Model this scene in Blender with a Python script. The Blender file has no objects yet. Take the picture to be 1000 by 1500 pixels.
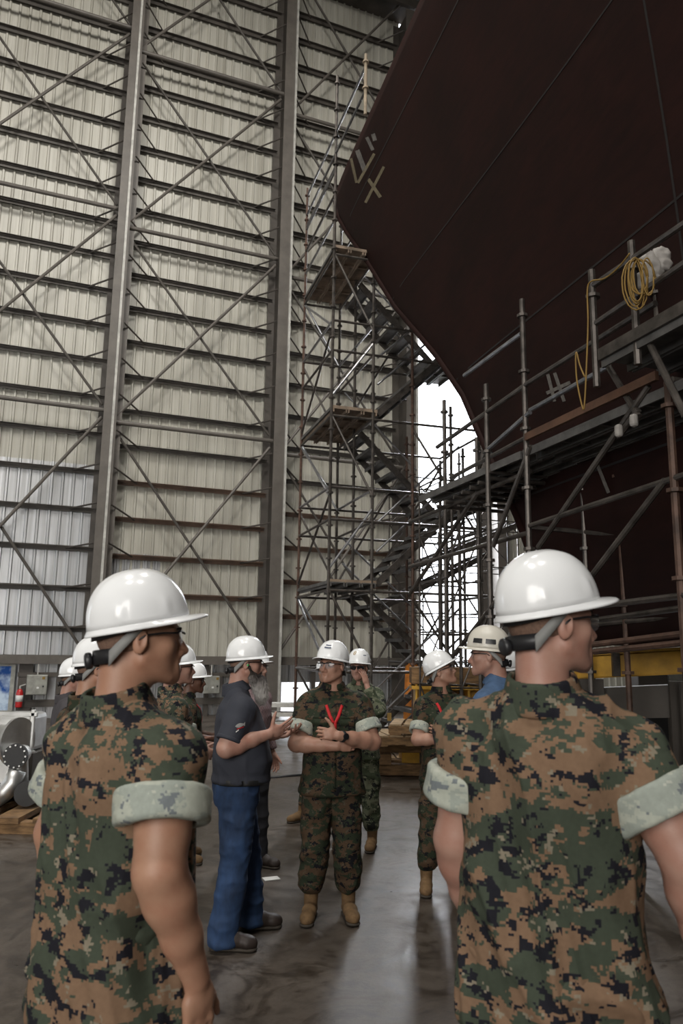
import bpy, bmesh, math, random, os
import numpy as np
from mathutils import Vector, Matrix
from mathutils.bvhtree import BVHTree
random.seed(7)
C = bpy.context.scene.collection
R = math.radians
sin, cos, pi = math.sin, math.cos, math.pi

# ------------------------------------------------------------------ camera frame
FPX, PITCH, ROLL, H = 1100.0, R(10.14), R(.84), 1.72
_R0 = Vector((1, 0, 0)); FW = Vector((0, cos(PITCH), sin(PITCH))); _U0 = Vector((0, -sin(PITCH), cos(PITCH)))
RT = _R0*cos(ROLL) + _U0*sin(ROLL); UP = -_R0*sin(ROLL) + _U0*cos(ROLL)
CAM = Vector((0, 0, H))
def ray(x, y): return RT*((x-500)/FPX) + UP*((750-y)/FPX) + FW
def at_y(x, y, Y):
    d = ray(x, y); return CAM + d*(Y/d.y)
def at_z(x, y, z):
    d = ray(x, y); return CAM + d*((z-H)/d.z)
def on_plane(x, y, p0, n):
    d = ray(x, y); return CAM + d*((p0-CAM).dot(n)/d.dot(n))
cam_data = bpy.data.cameras.new('camera'); cam = bpy.data.objects.new('camera', cam_data); C.objects.link(cam)
cam_data.sensor_fit = 'VERTICAL'; cam_data.sensor_height = 36; cam_data.lens = 36*FPX/1500
cam_data.clip_end = 300
M3 = Matrix((RT, UP, -FW)).transposed()
cam.matrix_world = Matrix.Translation(CAM) @ M3.to_4x4()
cam_data.dof.use_dof = True; cam_data.dof.focus_distance = 5.6; cam_data.dof.aperture_fstop = 4.5
bpy.context.scene.camera = cam

# ------------------------------------------------------------------ materials
def new_mat(name):
    m = bpy.data.materials.new(name); m.use_nodes = True
    return m, m.node_tree.nodes, m.node_tree.links, m.node_tree.nodes['Principled BSDF']
def c4(c): return (c[0], c[1], c[2], 1)
def ramp(n, l, fac, stops, interp='LINEAR'):
    r = n.new('ShaderNodeValToRGB'); r.color_ramp.interpolation = interp
    e = r.color_ramp.elements
    while len(e) > 1: e.remove(e[-1])
    e[0].position = stops[0][0]; e[0].color = c4(stops[0][1])
    for p, c in stops[1:]:
        q = e.new(p); q.color = c4(c)
    l.new(fac, r.inputs[0]); return r
def noise(n, l, vec, scale, detail=3, rough=.5, dist=0):
    t = n.new('ShaderNodeTexNoise'); t.inputs['Scale'].default_value = scale; t.inputs['Detail'].default_value = detail
    t.inputs['Roughness'].default_value = rough; t.inputs['Distortion'].default_value = dist
    if vec: l.new(vec, t.inputs['Vector'])
    return t
def mapping(n, l, scale=(1, 1, 1), loc=(0, 0, 0), rot=(0, 0, 0)):
    tc = n.new('ShaderNodeTexCoord'); mp = n.new('ShaderNodeMapping')
    mp.inputs['Scale'].default_value = scale; mp.inputs['Location'].default_value = loc; mp.inputs['Rotation'].default_value = rot
    l.new(tc.outputs['Object'], mp.inputs['Vector']); return mp.outputs[0]
def bump(n, l, b, hgt, strength=.3, dist=.01):
    bp = n.new('ShaderNodeBump'); bp.inputs['Strength'].default_value = strength; bp.inputs['Distance'].default_value = dist
    l.new(hgt, bp.inputs['Height']); l.new(bp.outputs[0], b.inputs['Normal'])
def mat(name, col, rough=.5, metal=0, var=.25, scale=6, stretch=(1, 1, 1), bmp=0, bdist=.004, spec=.5, col2=None, coat=0, rvar=0):
    m, n, l, b = new_mat(name)
    v = mapping(n, l, stretch); t = noise(n, l, v, scale, 5, .6)
    lo = tuple(x*(1-var) for x in col); hi = tuple(min(1, x*(1+var)) for x in col) if col2 is None else col2
    r = ramp(n, l, t.outputs[0], [(.32, lo), (.68, hi)])
    l.new(r.outputs[0], b.inputs['Base Color'])
    b.inputs['Roughness'].default_value = rough; b.inputs['Metallic'].default_value = metal
    b.inputs['Specular IOR Level'].default_value = spec; b.inputs['Coat Weight'].default_value = coat
    if rvar:
        mr = n.new('ShaderNodeMapRange'); mr.inputs[3].default_value = rough-rvar; mr.inputs[4].default_value = rough+rvar
        l.new(t.outputs[0], mr.inputs[0]); l.new(mr.outputs[0], b.inputs['Roughness'])
    if bmp: bump(n, l, b, t.outputs[0], bmp, bdist)
    return m
def camo(name, base, green, dark, light, cell=.0058, scale=12.5, seed=0., fine=1.0, offs=(0, 0, 0)):
    m, n, l, b = new_mat(name)
    v = mapping(n, l, (1, 1, 1.5), (seed, seed*.7, seed*1.3))
    sn = n.new('ShaderNodeVectorMath'); sn.operation = 'SNAP'; sn.inputs[1].default_value = (cell, cell, cell*1.35)
    l.new(v, sn.inputs[0])
    def layer(sc, thr, off, det=3.5, rg=.62):
        ad = n.new('ShaderNodeVectorMath'); ad.operation = 'ADD'; ad.inputs[1].default_value = off; l.new(sn.outputs[0], ad.inputs[0])
        t = noise(n, l, ad.outputs[0], sc, det, rg)
        g = n.new('ShaderNodeMath'); g.operation = 'GREATER_THAN'; g.inputs[1].default_value = thr; l.new(t.outputs[0], g.inputs[0])
        return g.outputs[0]
    def mix(f, a, c):
        x = n.new('ShaderNodeMix'); x.data_type = 'RGBA'; l.new(f, x.inputs[0])
        if hasattr(a, 'is_linked') or hasattr(a, 'node'): l.new(a, x.inputs[6])
        else: x.inputs[6].default_value = c4(a)
        x.inputs[7].default_value = c4(c); return x.outputs[2]
    o = mix(layer(scale, .5+offs[0], (3.1, 1.7, 9.2)), base, green)
    o = mix(layer(scale*1.4*fine, .575+offs[1], (13.1, 5.7, 2.2)), o, dark)
    o = mix(layer(scale*1.7*fine, .64+offs[2], (7.1, 15.7, 4.2)), o, light)
    # washed fabric variation
    t2 = noise(n, l, mapping(n, l), 90, 2)
    hs = n.new('ShaderNodeHueSaturation'); mr = n.new('ShaderNodeMapRange'); mr.inputs[3].default_value = .85; mr.inputs[4].default_value = 1.15
    l.new(t2.outputs[0], mr.inputs[0]); l.new(mr.outputs[0], hs.inputs['Value']); l.new(o, hs.inputs['Color'])
    l.new(hs.outputs[0], b.inputs['Base Color'])
    b.inputs['Roughness'].default_value = .85; b.inputs['Specular IOR Level'].default_value = .2
    t3 = noise(n, l, mapping(n, l), 400, 2); bump(n, l, b, t3.outputs[0], .25, .002)
    return m
M = {}
M['camo'] = camo('woodland_digital_camouflage', (.20, .125, .078), (.052, .064, .045), (.012, .012, .017), (.22, .19, .14), offs=(.0, -.01, .0))
M['camo_dark'] = camo('shaded_woodland_digital_camouflage', (.075, .047, .028), (.026, .034, .020), (.008, .008, .010), (.08, .068, .05), seed=4.4)  # darker copy of the woodland camouflage: shade put into the cloth colour
M['camo_green'] = camo('green_digital_camouflage', (.14, .15, .10), (.06, .075, .045), (.02, .022, .02), (.24, .24, .17), cell=.009, scale=9, seed=2.2)
M['cuff'] = camo('pale_reverse_cloth', (.40, .42, .36), (.32, .35, .31), (.17, .19, .20), (.45, .46, .40), seed=1.3, scale=11, offs=(.02, .04, .0))
def skin(name, col, red):
    m, n, l, b = new_mat(name)
    v = mapping(n, l); t = noise(n, l, v, 14, 4, .6)
    r = ramp(n, l, t.outputs[0], [(.35, col), (.7, red)]); l.new(r.outputs[0], b.inputs['Base Color'])
    b.inputs['Roughness'].default_value = .48; b.inputs['Specular IOR Level'].default_value = .4
    t2 = noise(n, l, v, 220, 3); bump(n, l, b, t2.outputs[0], .18, .002); return m
M['skin_tan'] = skin('tanned_skin', (.42, .235, .155), (.37, .18, .115))
M['skin_fair'] = skin('fair_skin', (.44, .26, .20), (.39, .19, .14))
M['skin_mid'] = skin('medium_skin', (.42, .24, .17), (.36, .18, .125))
M['skin_dark'] = skin('dark_skin', (.14, .07, .045), (.11, .05, .033))
M['hat'] = mat('white_hard_hat_shell', (.86, .87, .88), .2, var=.02, coat=.3)
M['hat_old'] = mat('cream_hard_hat_shell', (.62, .59, .52), .35, var=.06)
M['strap_grey'] = mat('grey_webbing', (.28, .28, .27), .7)
M['black'] = mat('black_plastic', (.018, .018, .02), .4)
M['frame'] = mat('black_glasses_frame', (.012, .012, .014), .3)
def lens(name, col, alpha):
    m, n, l, b = new_mat(name); b.inputs['Base Color'].default_value = c4(col); b.inputs['Roughness'].default_value = .05
    b.inputs['Alpha'].default_value = alpha; b.inputs['Coat Weight'].default_value = 1; return m
M['lens'] = lens('clear_safety_lens', (.35, .37, .4), .33); M['lens_dark'] = lens('dark_safety_lens', (.01, .01, .012), .97)
M['hair'] = mat('short_dark_hair', (.035, .026, .02), .8, scale=200, bmp=.6)
M['stubble'] = mat('shaved_hair', (.17, .10, .07), .8, scale=150, bmp=.3)
M['boot'] = mat('tan_suede_boot', (.17, .10, .045), .85, scale=30, bmp=.3)
M['sole'] = mat('boot_sole', (.05, .04, .03), .8)
M['boot_brown'] = mat('dark_brown_leather', (.03, .02, .016), .55, scale=20, bmp=.2)
M['polo'] = mat('navy_polo_knit', (.030, .033, .046), .8, scale=300, bmp=.2, var=.2)
M['denim'] = mat('blue_denim', (.016, .04, .10), .85, scale=9, var=.5, stretch=(1, 1, .5), bmp=.1)
M['belt'] = mat('black_belt', (.012, .012, .012), .5)
M['red'] = mat('red_lanyard_webbing', (.55, .015, .02), .6, var=.1)
M['undershirt'] = mat('olive_undershirt', (.05, .055, .03), .9)
M['blue_shirt'] = mat('blue_work_shirt', (.055, .105, .20), .8, scale=12)
M['grey_shirt'] = mat('dark_grey_shirt', (.05, .045, .05), .8)
M['pants_dark'] = mat('dark_trousers', (.02, .02, .025), .85)
m, n, l, b = new_mat('pink_checked_shirt')
w1 = n.new('ShaderNodeTexChecker'); w1.inputs['Scale'].default_value = 60; l.new(mapping(n, l), w1.inputs['Vector'])
w1.inputs['Color1'].default_value = (.34, .23, .24, 1); w1.inputs['Color2'].default_value = (.24, .17, .18, 1)
l.new(w1.outputs[0], b.inputs['Base Color']); b.inputs['Roughness'].default_value = .85; M['plaid'] = m
M['earplug'] = mat('green_foam_earplug', (.05, .5, .15), .6)

# building
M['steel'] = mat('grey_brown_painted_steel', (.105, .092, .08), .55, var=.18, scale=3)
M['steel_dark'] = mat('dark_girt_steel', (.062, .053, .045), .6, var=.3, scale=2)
M['rust_girt'] = mat('rusty_brown_girt_steel', (.10, .06, .04), .7, var=.3, scale=3)
M['conduit'] = mat('pale_conduit', (.42, .41, .38), .5)
m, n, l, b = new_mat('corrugated_wall_sheet')
t = noise(n, l, mapping(n, l, (1.6, 1, .12)), 2.2, 5, .6); t2 = noise(n, l, mapping(n, l, (6, 1, .05)), 3, 3, .6)
r = ramp(n, l, t.outputs[0], [(.3, (.37, .355, .31)), (.7, (.53, .515, .46))]); r2 = ramp(n, l, t2.outputs[0], [(.35, (.80, .79, .76)), (.65, (1, 1, 1))])
x = n.new('ShaderNodeMix'); x.data_type = 'RGBA'; x.blend_type = 'MULTIPLY'; x.inputs[0].default_value = 1
l.new(r.outputs[0], x.inputs[6]); l.new(r2.outputs[0], x.inputs[7]); l.new(x.outputs[2], b.inputs['Base Color']); b.inputs['Roughness'].default_value = .45
M['sheet'] = m
m, n, l, b = new_mat('galvanised_wall_sheet')
t = noise(n, l, mapping(n, l, (5, 1, .1)), 3, 4, .6); r = ramp(n, l, t.outputs[0], [(.3, (.36, .36, .36)), (.7, (.62, .63, .65))])
l.new(r.outputs[0], b.inputs['Base Color']); b.inputs['Metallic'].default_value = .75; b.inputs['Roughness'].default_value = .38; M['galv'] = m
m, n, l, b = new_mat('worn_concrete_floor')
v = mapping(n, l); t = noise(n, l, v, .9, 8, .65, .4); t2 = noise(n, l, mapping(n, l, (1, 1, 1), (4, 2, 0)), 7, 8, .7); t3 = noise(n, l, mapping(n, l, (1, 1, 1), (1, 9, 0)), 2.2, 10, .75, 1.5)
r = ramp(n, l, t.outputs[0], [(.3, (.062, .050, .040)), (.7, (.125, .103, .085))]); r2 = ramp(n, l, t2.outputs[0], [(.38, (.62, .6, .58)), (.55, (1, 1, 1)), (.75, (1.0, .98, .96))])
x = n.new('ShaderNodeMix'); x.data_type = 'RGBA'; x.blend_type = 'MULTIPLY'; x.inputs[0].default_value = .8
l.new(r.outputs[0], x.inputs[6]); l.new(r2.outputs[0], x.inputs[7])
r3 = ramp(n, l, t3.outputs[0], [(.42, (.38, .34, .30)), (.50, (1, 1, 1))])
y = n.new('ShaderNodeMix'); y.data_type = 'RGBA'; y.blend_type = 'MULTIPLY'; y.inputs[0].default_value = .85
l.new(x.outputs[2], y.inputs[6]); l.new(r3.outputs[0], y.inputs[7]); l.new(y.outputs[2], b.inputs['Base Color'])
mr = n.new('ShaderNodeMapRange'); mr.inputs[1].default_value = .3; mr.inputs[2].default_value = .7; mr.inputs[3].default_value = .24; mr.inputs[4].default_value = .62
l.new(t3.outputs[0], mr.inputs[0]); l.new(mr.outputs[0], b.inputs['Roughness']); bump(n, l, b, t2.outputs[0], .35, .006)
M['floor'] = m
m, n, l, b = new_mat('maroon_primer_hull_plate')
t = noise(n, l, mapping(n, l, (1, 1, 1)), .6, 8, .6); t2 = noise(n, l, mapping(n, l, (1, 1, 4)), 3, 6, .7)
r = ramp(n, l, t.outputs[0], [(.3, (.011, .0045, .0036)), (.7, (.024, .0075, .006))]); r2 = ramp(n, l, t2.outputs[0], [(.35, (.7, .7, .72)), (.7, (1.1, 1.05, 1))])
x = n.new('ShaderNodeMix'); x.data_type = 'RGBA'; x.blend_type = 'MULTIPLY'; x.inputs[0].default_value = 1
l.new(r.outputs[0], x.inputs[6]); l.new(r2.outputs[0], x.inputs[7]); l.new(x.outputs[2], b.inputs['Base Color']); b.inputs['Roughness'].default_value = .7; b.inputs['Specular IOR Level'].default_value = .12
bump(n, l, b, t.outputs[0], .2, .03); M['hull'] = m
M['weld'] = mat('dark_weld_seam', (.006, .003, .0025), .7)
M['chalk'] = mat('pale_chalk_marking', (.13, .105, .06), .9, var=.35, scale=20)
M['chalk2'] = mat('pale_grey_marking', (.11, .10, .09), .9, var=.35, scale=20)
M['pipe'] = mat('weathered_scaffold_steel', (.085, .074, .066), .42, metal=.6, var=.5, scale=8, rvar=.12)
M['pipe_rust'] = mat('rusty_scaffold_steel', (.085, .048, .034), .6, metal=.3, var=.5, scale=9)
M['pipe_galv'] = mat('galvanised_scaffold_tube', (.26, .26, .27), .32, metal=.8, var=.3, scale=9)
M['pipe_tan'] = mat('tan_weathered_scaffold_post', (.30, .24, .17), .7, var=.3)
M['plank'] = mat('worn_scaffold_plank', (.19, .14, .10), .8, var=.45, scale=5, stretch=(1, 1, 1))
M['plank_grey'] = mat('grey_steel_scaffold_deck', (.12, .115, .11), .55, metal=.4, var=.35, scale=6)
M['toe'] = mat('orange_timber_toe_board', (.085, .04, .022), .75, var=.35)
M['timber'] = mat('rough_timber', (.19, .11, .05), .85, var=.5, scale=6, stretch=(1, 1, 5), bmp=.4)
M['timber_pale'] = mat('pale_pallet_timber', (.34, .24, .14), .85, var=.4, scale=7)
M['yellow'] = mat('yellow_painted_steel', (.46, .25, .02), .5, var=.35, scale=4)
M['orange'] = mat('orange_plastic', (.75, .25, .03), .5)
M['rope'] = mat('yellow_cable_jacket', (.22, .13, .025), .6, var=.15)
M['alu'] = mat('brushed_aluminium', (.60, .60, .59), .42, metal=.9, var=.15, scale=5, rvar=.06)
M['black_matt'] = mat('black_flange_paint', (.012, .012, .013), .45)
M['box_grey'] = mat('grey_enclosure_paint', (.30, .30, .27), .4, metal=.3)
M['extinguisher'] = mat('red_extinguisher_paint', (.45, .02, .02), .3)
M['white'] = mat('white_label', (.7, .7, .68), .5, var=.05)
M['wrap'] = mat('pale_plastic_wrap', (.30, .28, .26), .6)
M['gold'] = mat('gold_print', (.35, .22, .05), .5)
M['ink'] = mat('blue_grey_print', (.08, .10, .16), .6)
m, n, l, b = new_mat('hazy_blue_window'); t = noise(n, l, mapping(n, l), 4, 5); r = ramp(n, l, t.outputs[0], [(.4, (.02, .06, .2)), (.65, (.35, .42, .5))])
l.new(r.outputs[0], b.inputs['Base Color']); b.inputs['Roughness'].default_value = .1; l.new(r.outputs[0], b.inputs['Emission Color']); b.inputs['Emission Strength'].default_value = .35; M['window'] = m
m, n, l, b = new_mat('beard_hair')
tc = n.new('ShaderNodeTexCoord'); sp = n.new('ShaderNodeSeparateXYZ'); l.new(tc.outputs['Object'], sp.inputs[0])
t = noise(n, l, tc.outputs['Object'], 60, 3); ad = n.new('ShaderNodeMath'); ad.operation = 'MULTIPLY_ADD'; ad.inputs[1].default_value = .07; l.new(t.outputs[0], ad.inputs[0]); l.new(sp.outputs[2], ad.inputs[2])
mr = n.new('ShaderNodeMapRange'); mr.inputs[1].default_value = 1.53; mr.inputs[2].default_value = 1.66; l.new(ad.outputs[0], mr.inputs[0])
r = ramp(n, l, mr.outputs[0], [(0, (.42, .40, .38)), (.45, (.22, .2, .19)), (.75, (.035, .027, .022))]); l.new(r.outputs[0], b.inputs['Base Color']); b.inputs['Roughness'].default_value = .75; M['beard'] = m

# ------------------------------------------------------------------ object helpers
def tag(o, label=None, cat=None, group=None, kind=None):
    if label: o['label'] = label
    if cat: o['category'] = cat
    if group: o['group'] = group
    if kind: o['kind'] = kind
    return o
def empty(name, loc=(0, 0, 0), rz=0, scale=1):
    o = bpy.data.objects.new(name, None); C.objects.link(o); o.location = loc; o.rotation_euler = (0, 0, rz); o.scale = (scale,)*3; return o
def link(name, me, m, parent=None, smooth=False):
    o = bpy.data.objects.new(name, me); C.objects.link(o)
    if m: me.materials.append(m)
    if parent: o.parent = parent
    if smooth:
        me.shade_smooth()
    return o
class MB:
    """mesh builder in world (or parent-local) coordinates; build() makes ONE object"""
    def __init__(s): s.bm = bmesh.new()
    def box(s, c, size, rz=0, mtx=None):
        v = []
        mm = mtx or (Matrix.Translation(c) @ Matrix.Rotation(rz, 4, 'Z'))
        for i in (-.5, .5):
            for j in (-.5, .5):
                for k in (-.5, .5): v.append(s.bm.verts.new(mm @ Vector((i*size[0], j*size[1], k*size[2]))))
        for f in ((0, 1, 3, 2), (4, 6, 7, 5), (0, 4, 5, 1), (2, 3, 7, 6), (0, 2, 6, 4), (1, 5, 7, 3)): s.bm.faces.new([v[i] for i in f])
        return s
    def bar(s, a, b, w, h, up=(0, 0, 1)):
        a = Vector(a); b = Vector(b); d = (b-a); L = d.length; d.normalize(); u = Vector(up)
        if abs(d.dot(u)) > .98: u = Vector((1, 0, 0))
        x = d.cross(u).normalized(); z = x.cross(d).normalized()
        mm = Matrix((x, d, z)).transposed().to_4x4(); mm.translation = (a+b)/2
        return s.box(None, (w, L, h), mtx=mm)
    def tube(s, a, b, r, seg=8, r2=None, cap=True):
        a = Vector(a); b = Vector(b); d = (b-a).normalized(); u = Vector((0, 0, 1)) if abs(d.z) < .95 else Vector((1, 0, 0))
        x = d.cross(u).normalized(); y = x.cross(d); r2 = r if r2 is None else r2
        A = [s.bm.verts.new(a+(x*cos(t)+y*sin(t))*r) for t in [2*pi*i/seg for i in range(seg)]]
        B = [s.bm.verts.new(b+(x*cos(t)+y*sin(t))*r2) for t in [2*pi*i/seg for i in range(seg)]]
        for i in range(seg): s.bm.faces.new((A[i], A[(i+1) % seg], B[(i+1) % seg], B[i]))
        if cap: s.bm.faces.new(A[::-1]); s.bm.faces.new(B)
        return s
    def path(s, pts, r, seg=6):
        pts = [Vector(p) for p in pts]; rings = []; u = Vector((0.13, .2, 1)).normalized()
        for i, p in enumerate(pts):
            d = (pts[min(i+1, len(pts)-1)]-pts[max(i-1, 0)]).normalized(); x = d.cross(u)
            if x.length < 1e-3: x = Vector((1, 0, 0))
            x.normalize(); y = x.cross(d); u = -y if y.dot(u) < 0 and False else u
            rings.append([s.bm.verts.new(p+(x*cos(t)+y*sin(t))*r) for t in [2*pi*k/seg for k in range(seg)]])
        for A, B in zip(rings, rings[1:]):
            for k in range(seg): s.bm.faces.new((A[k], A[(k+1) % seg], B[(k+1) % seg], B[k]))
        s.bm.faces.new(rings[0][::-1]); s.bm.faces.new(rings[-1]); return s
    def lathe(s, prof, mtx, seg=24, arc=None):
        rings = []
        for (r, z) in prof: rings.append([s.bm.verts.new(mtx @ Vector((r*cos(2*pi*k/seg), r*sin(2*pi*k/seg), z))) for k in range(seg)])
        for A, B in zip(rings, rings[1:]):
            for k in range(seg): s.bm.faces.new((A[k], A[(k+1) % seg], B[(k+1) % seg], B[k]))
        s.bm.faces.new(rings[0][::-1]); s.bm.faces.new(rings[-1]); return s
    def grid(s, P):
        V = [[s.bm.verts.new(p) for p in row] for row in P]
        for i in range(len(V)-1):
            for j in range(len(V[0])-1): s.bm.faces.new((V[i][j], V[i+1][j], V[i+1][j+1], V[i][j+1]))
        return s
    def build(s, name, m, parent=None, smooth=False, bevel=0, solid=0):
        me = bpy.data.meshes.new(name); bmesh.ops.recalc_face_normals(s.bm, faces=s.bm.faces)
        s.bm.to_mesh(me); s.bm.free(); o = link(name, me, m, parent)
        if smooth: me.shade_smooth()
        if solid:
            q = o.modifiers.new('s', 'SOLIDIFY'); q.thickness = solid; q.offset = 0
        if bevel:
            q = o.modifiers.new('b', 'BEVEL'); q.width = bevel; q.segments = 2; q.limit_method = 'ANGLE'
        return o
def axis_m(p, d):
    d = Vector(d).normalized(); u = Vector((0, 0, 1)) if abs(d.z) < .95 else Vector((1, 0, 0))
    x = d.cross(u).normalized(); y = d.cross(x); m_ = Matrix((x, y, d)).transposed().to_4x4(); m_.translation = Vector(p); return m_

# ------------------------------------------------------------------ organic surfaces: distance fields meshed with surface nets
def vn(P, seed=0):
    """value noise on Nx3 points, -1..1"""
    I = np.floor(P).astype(np.int64); F = P-I; F = F*F*(3-2*F); out = np.zeros(len(P))
    def hsh(a, b, c):
        h = (a*73856093) ^ (b*19349663) ^ (c*83492791) ^ (seed*2654435)
        h = (h ^ (h >> 13))*1274126177 & 0xffffffff; h = (h ^ (h >> 16)) & 0xffff
        return h/32767.5-1
    for i in (0, 1):
        for j in (0, 1):
            for k in (0, 1):
                w = (F[:, 0] if i else 1-F[:, 0])*(F[:, 1] if j else 1-F[:, 1])*(F[:, 2] if k else 1-F[:, 2])
                out += w*hsh(I[:, 0]+i, I[:, 1]+j, I[:, 2]+k)
    return out
class Field:
    def __init__(s, lo, hi, h):
        s.h = h; s.lo = np.array(lo, float); s.n = np.ceil((np.array(hi)-s.lo)/h).astype(int)+1
        s.A = np.full(s.n, 9.0, np.float32)
    def region(s, lo, hi):
        a = np.clip(np.floor((np.array(lo)-s.lo)/s.h).astype(int), 0, s.n); b = np.clip(np.ceil((np.array(hi)-s.lo)/s.h).astype(int)+1, 0, s.n)
        if (b-a).min() <= 0: return None, None
        ax = [s.lo[i]+np.arange(a[i], b[i])*s.h for i in range(3)]
        return tuple(slice(a[i], b[i]) for i in range(3)), np.meshgrid(*ax, indexing='ij')
    def put(s, sl, d, k, mode='u'):
        A = s.A[sl]; d = d.astype(np.float32)
        if mode == 's': A_ = -A; B_ = d
        else: A_ = A; B_ = d
        if k > 0:
            h = np.clip(.5+.5*(A_-B_)/k, 0, 1); r = A_*(1-h)+B_*h-k*h*(1-h)
        else: r = np.minimum(A_, B_)
        s.A[sl] = -r if mode == 's' else r
    def cone(s, a, b, ra, rb, k=.01, flat=None, mode='u'):
        a = np.array(a, float); b = np.array(b, float); m = max(ra, rb)+k+3*s.h+(.0 if flat is None else .03)
        sl, G = s.region(np.minimum(a, b)-m, np.maximum(a, b)+m)
        if sl is None: return s
        ba = b-a; L2 = max(ba@ba, 1e-9); p = [G[i]-a[i] for i in range(3)]
        t = np.clip((p[0]*ba[0]+p[1]*ba[1]+p[2]*ba[2])/L2, 0, 1)
        q = [p[i]-t*ba[i] for i in range(3)]
        if flat is not None:   # (direction, factor): squash thickness along direction
            u = np.array(flat[0], float); u /= np.linalg.norm(u); du = q[0]*u[0]+q[1]*u[1]+q[2]*u[2]
            q = [q[i]+u[i]*du*(1/flat[1]-1) for i in range(3)]
        s.put(sl, np.sqrt(q[0]**2+q[1]**2+q[2]**2)-(ra+(rb-ra)*t), k, mode); return s
    def chain(s, pts, rs, k=.01, **kw):
        for i in range(len(pts)-1): s.cone(pts[i], pts[i+1], rs[i], rs[i+1], k, **kw)
        return s
    def cyl(s, a, b, ra, rb, k=.004, rnd=.006, mode='u'):
        a = np.array(a, float); b = np.array(b, float); m = max(ra, rb)+k+3*s.h
        sl, G = s.region(np.minimum(a, b)-m, np.maximum(a, b)+m)
        if sl is None: return s
        ba = b-a; L = np.linalg.norm(ba); u = ba/L; p = [G[i]-a[i] for i in range(3)]
        t = p[0]*u[0]+p[1]*u[1]+p[2]*u[2]; rad = np.sqrt(np.maximum(p[0]**2+p[1]**2+p[2]**2-t*t, 0))
        dx = rad-(ra+(rb-ra)*np.clip(t/L, 0, 1))+rnd; dz = np.abs(t-L/2)-L/2+rnd
        s.put(sl, np.minimum(np.maximum(dx, dz), 0)+np.sqrt(np.maximum(dx, 0)**2+np.maximum(dz, 0)**2)-rnd, k, mode); return s
    def ell(s, c, r, k=.01, rot=None, mode='u'):
        c = np.array(c, float); r = np.array(r, float); m = r.max()+k+3*s.h
        sl, G = s.region(c-m, c+m)
        if sl is None: return s
        p = [G[i]-c[i] for i in range(3)]
        if rot is not None:
            Rm = np.array(rot.inverted()); p = [Rm[i][0]*p[0]+Rm[i][1]*p[1]+Rm[i][2]*p[2] for i in range(3)]
        k0 = np.sqrt(sum((p[i]/r[i])**2 for i in range(3))); k1 = np.sqrt(sum((p[i]/r[i]**2)**2 for i in range(3)))+1e-6
        s.put(sl, k0*(k0-1)/k1, k, mode); return s
    def stack(s, secs, k=.01, ex=2.3, mode='u', rnd=.02):
        """secs rows: z cx cy rx ry"""
        S = np.array(sorted(secs), float); zz = np.linspace(S[0, 0], S[-1, 0], 120)
        T = [np.interp(zz, S[:, 0], S[:, j]) for j in range(1, 5)]
        w = max(3, int(.035/(zz[1]-zz[0]+1e-9))) | 1
        ker = np.hanning(w+2)[1:-1]; ker /= ker.sum()
        T = [np.convolve(np.pad(t, w//2, mode='edge'), ker, 'valid') for t in T]
        mx = S[:, 3].max(); my = S[:, 4].max()
        sl, G = s.region((S[:, 1].min()-mx-k-.02, S[:, 2].min()-my-k-.02, S[0, 0]-k-.02), (S[:, 1].max()+mx+k+.02, S[:, 2].max()+my+k+.02, S[-1, 0]+k+.02))
        if sl is None: return s
        z1 = G[2][0, 0, :]; q = [np.interp(z1, zz, t) for t in T]
        X = (G[0]-q[0])/q[2]; Y = (G[1]-q[1])/q[3]
        rr = (np.abs(X)**ex+np.abs(Y)**ex)**(1/ex); mn = np.minimum(q[2], q[3])
        dx = (rr-1)*mn+rnd; dz = np.maximum(S[0, 0]-G[2], G[2]-S[-1, 0])+rnd
        s.put(sl, np.minimum(np.maximum(dx, dz), 0)+np.sqrt(np.maximum(dx, 0)**2+np.maximum(dz, 0)**2)-rnd, k, mode); return s
    def cut_below(s, z):
        zz = s.lo[2]+np.arange(s.n[2])*s.h; s.A = np.maximum(s.A, (z-zz)[None, None, :].astype(np.float32)); return s
    def extract(s):
        A = s.A; S = A < 0
        nx, ny, nz = A.shape; cnt = np.zeros((nx-1, ny-1, nz-1), np.int8)
        for i in (0, 1):
            for j in (0, 1):
                for k in (0, 1): cnt += S[i:nx-1+i, j:ny-1+j, k:nz-1+k]
        act = (cnt > 0) & (cnt < 8); I, J, K = np.nonzero(act); N = len(I)
        idx = -np.ones(act.shape, np.int64); idx[I, J, K] = np.arange(N)
        P = np.zeros((N, 3)); W = np.zeros(N)
        cr = {(i, j, k): A[I+i, J+j, K+k].astype(float) for i in (0, 1) for j in (0, 1) for k in (0, 1)}
        for a in cr:
            for ax in range(3):
                if a[ax] == 0:
                    b = list(a); b[ax] = 1; b = tuple(b); va, vb = cr[a], cr[b]; m_ = (va < 0) != (vb < 0)
                    t = np.where(m_, va/(va-vb+1e-12), 0)
                    for d in range(3): P[:, d] += np.where(m_, a[d]+(t if d == ax else 0), 0)
                    W += m_
        P /= np.maximum(W, 1)[:, None]; V = s.lo+(P+np.stack([I, J, K], 1))*s.h
        Q = []
        for ax in range(3):
            sa = [slice(0, -1) if d == ax else slice(1, -1) for d in range(3)]; sb = [slice(1, None) if d == ax else slice(1, -1) for d in range(3)]
            a = S[tuple(sa)]; b = S[tuple(sb)]; m_ = np.nonzero(a != b); sg = a[m_]
            e = [m_[d]+(0 if d == ax else 1) for d in range(3)]
            u, w = [(1, 2), (2, 0), (0, 1)][ax]
            def cell(du, dw):
                q = [e[0].copy(), e[1].copy(), e[2].copy()]; q[u] = q[u]-du; q[w] = q[w]-dw; return idx[q[0], q[1], q[2]]
            quad = np.stack([cell(1, 1), cell(0, 1), cell(0, 0), cell(1, 0)], 1)
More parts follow.
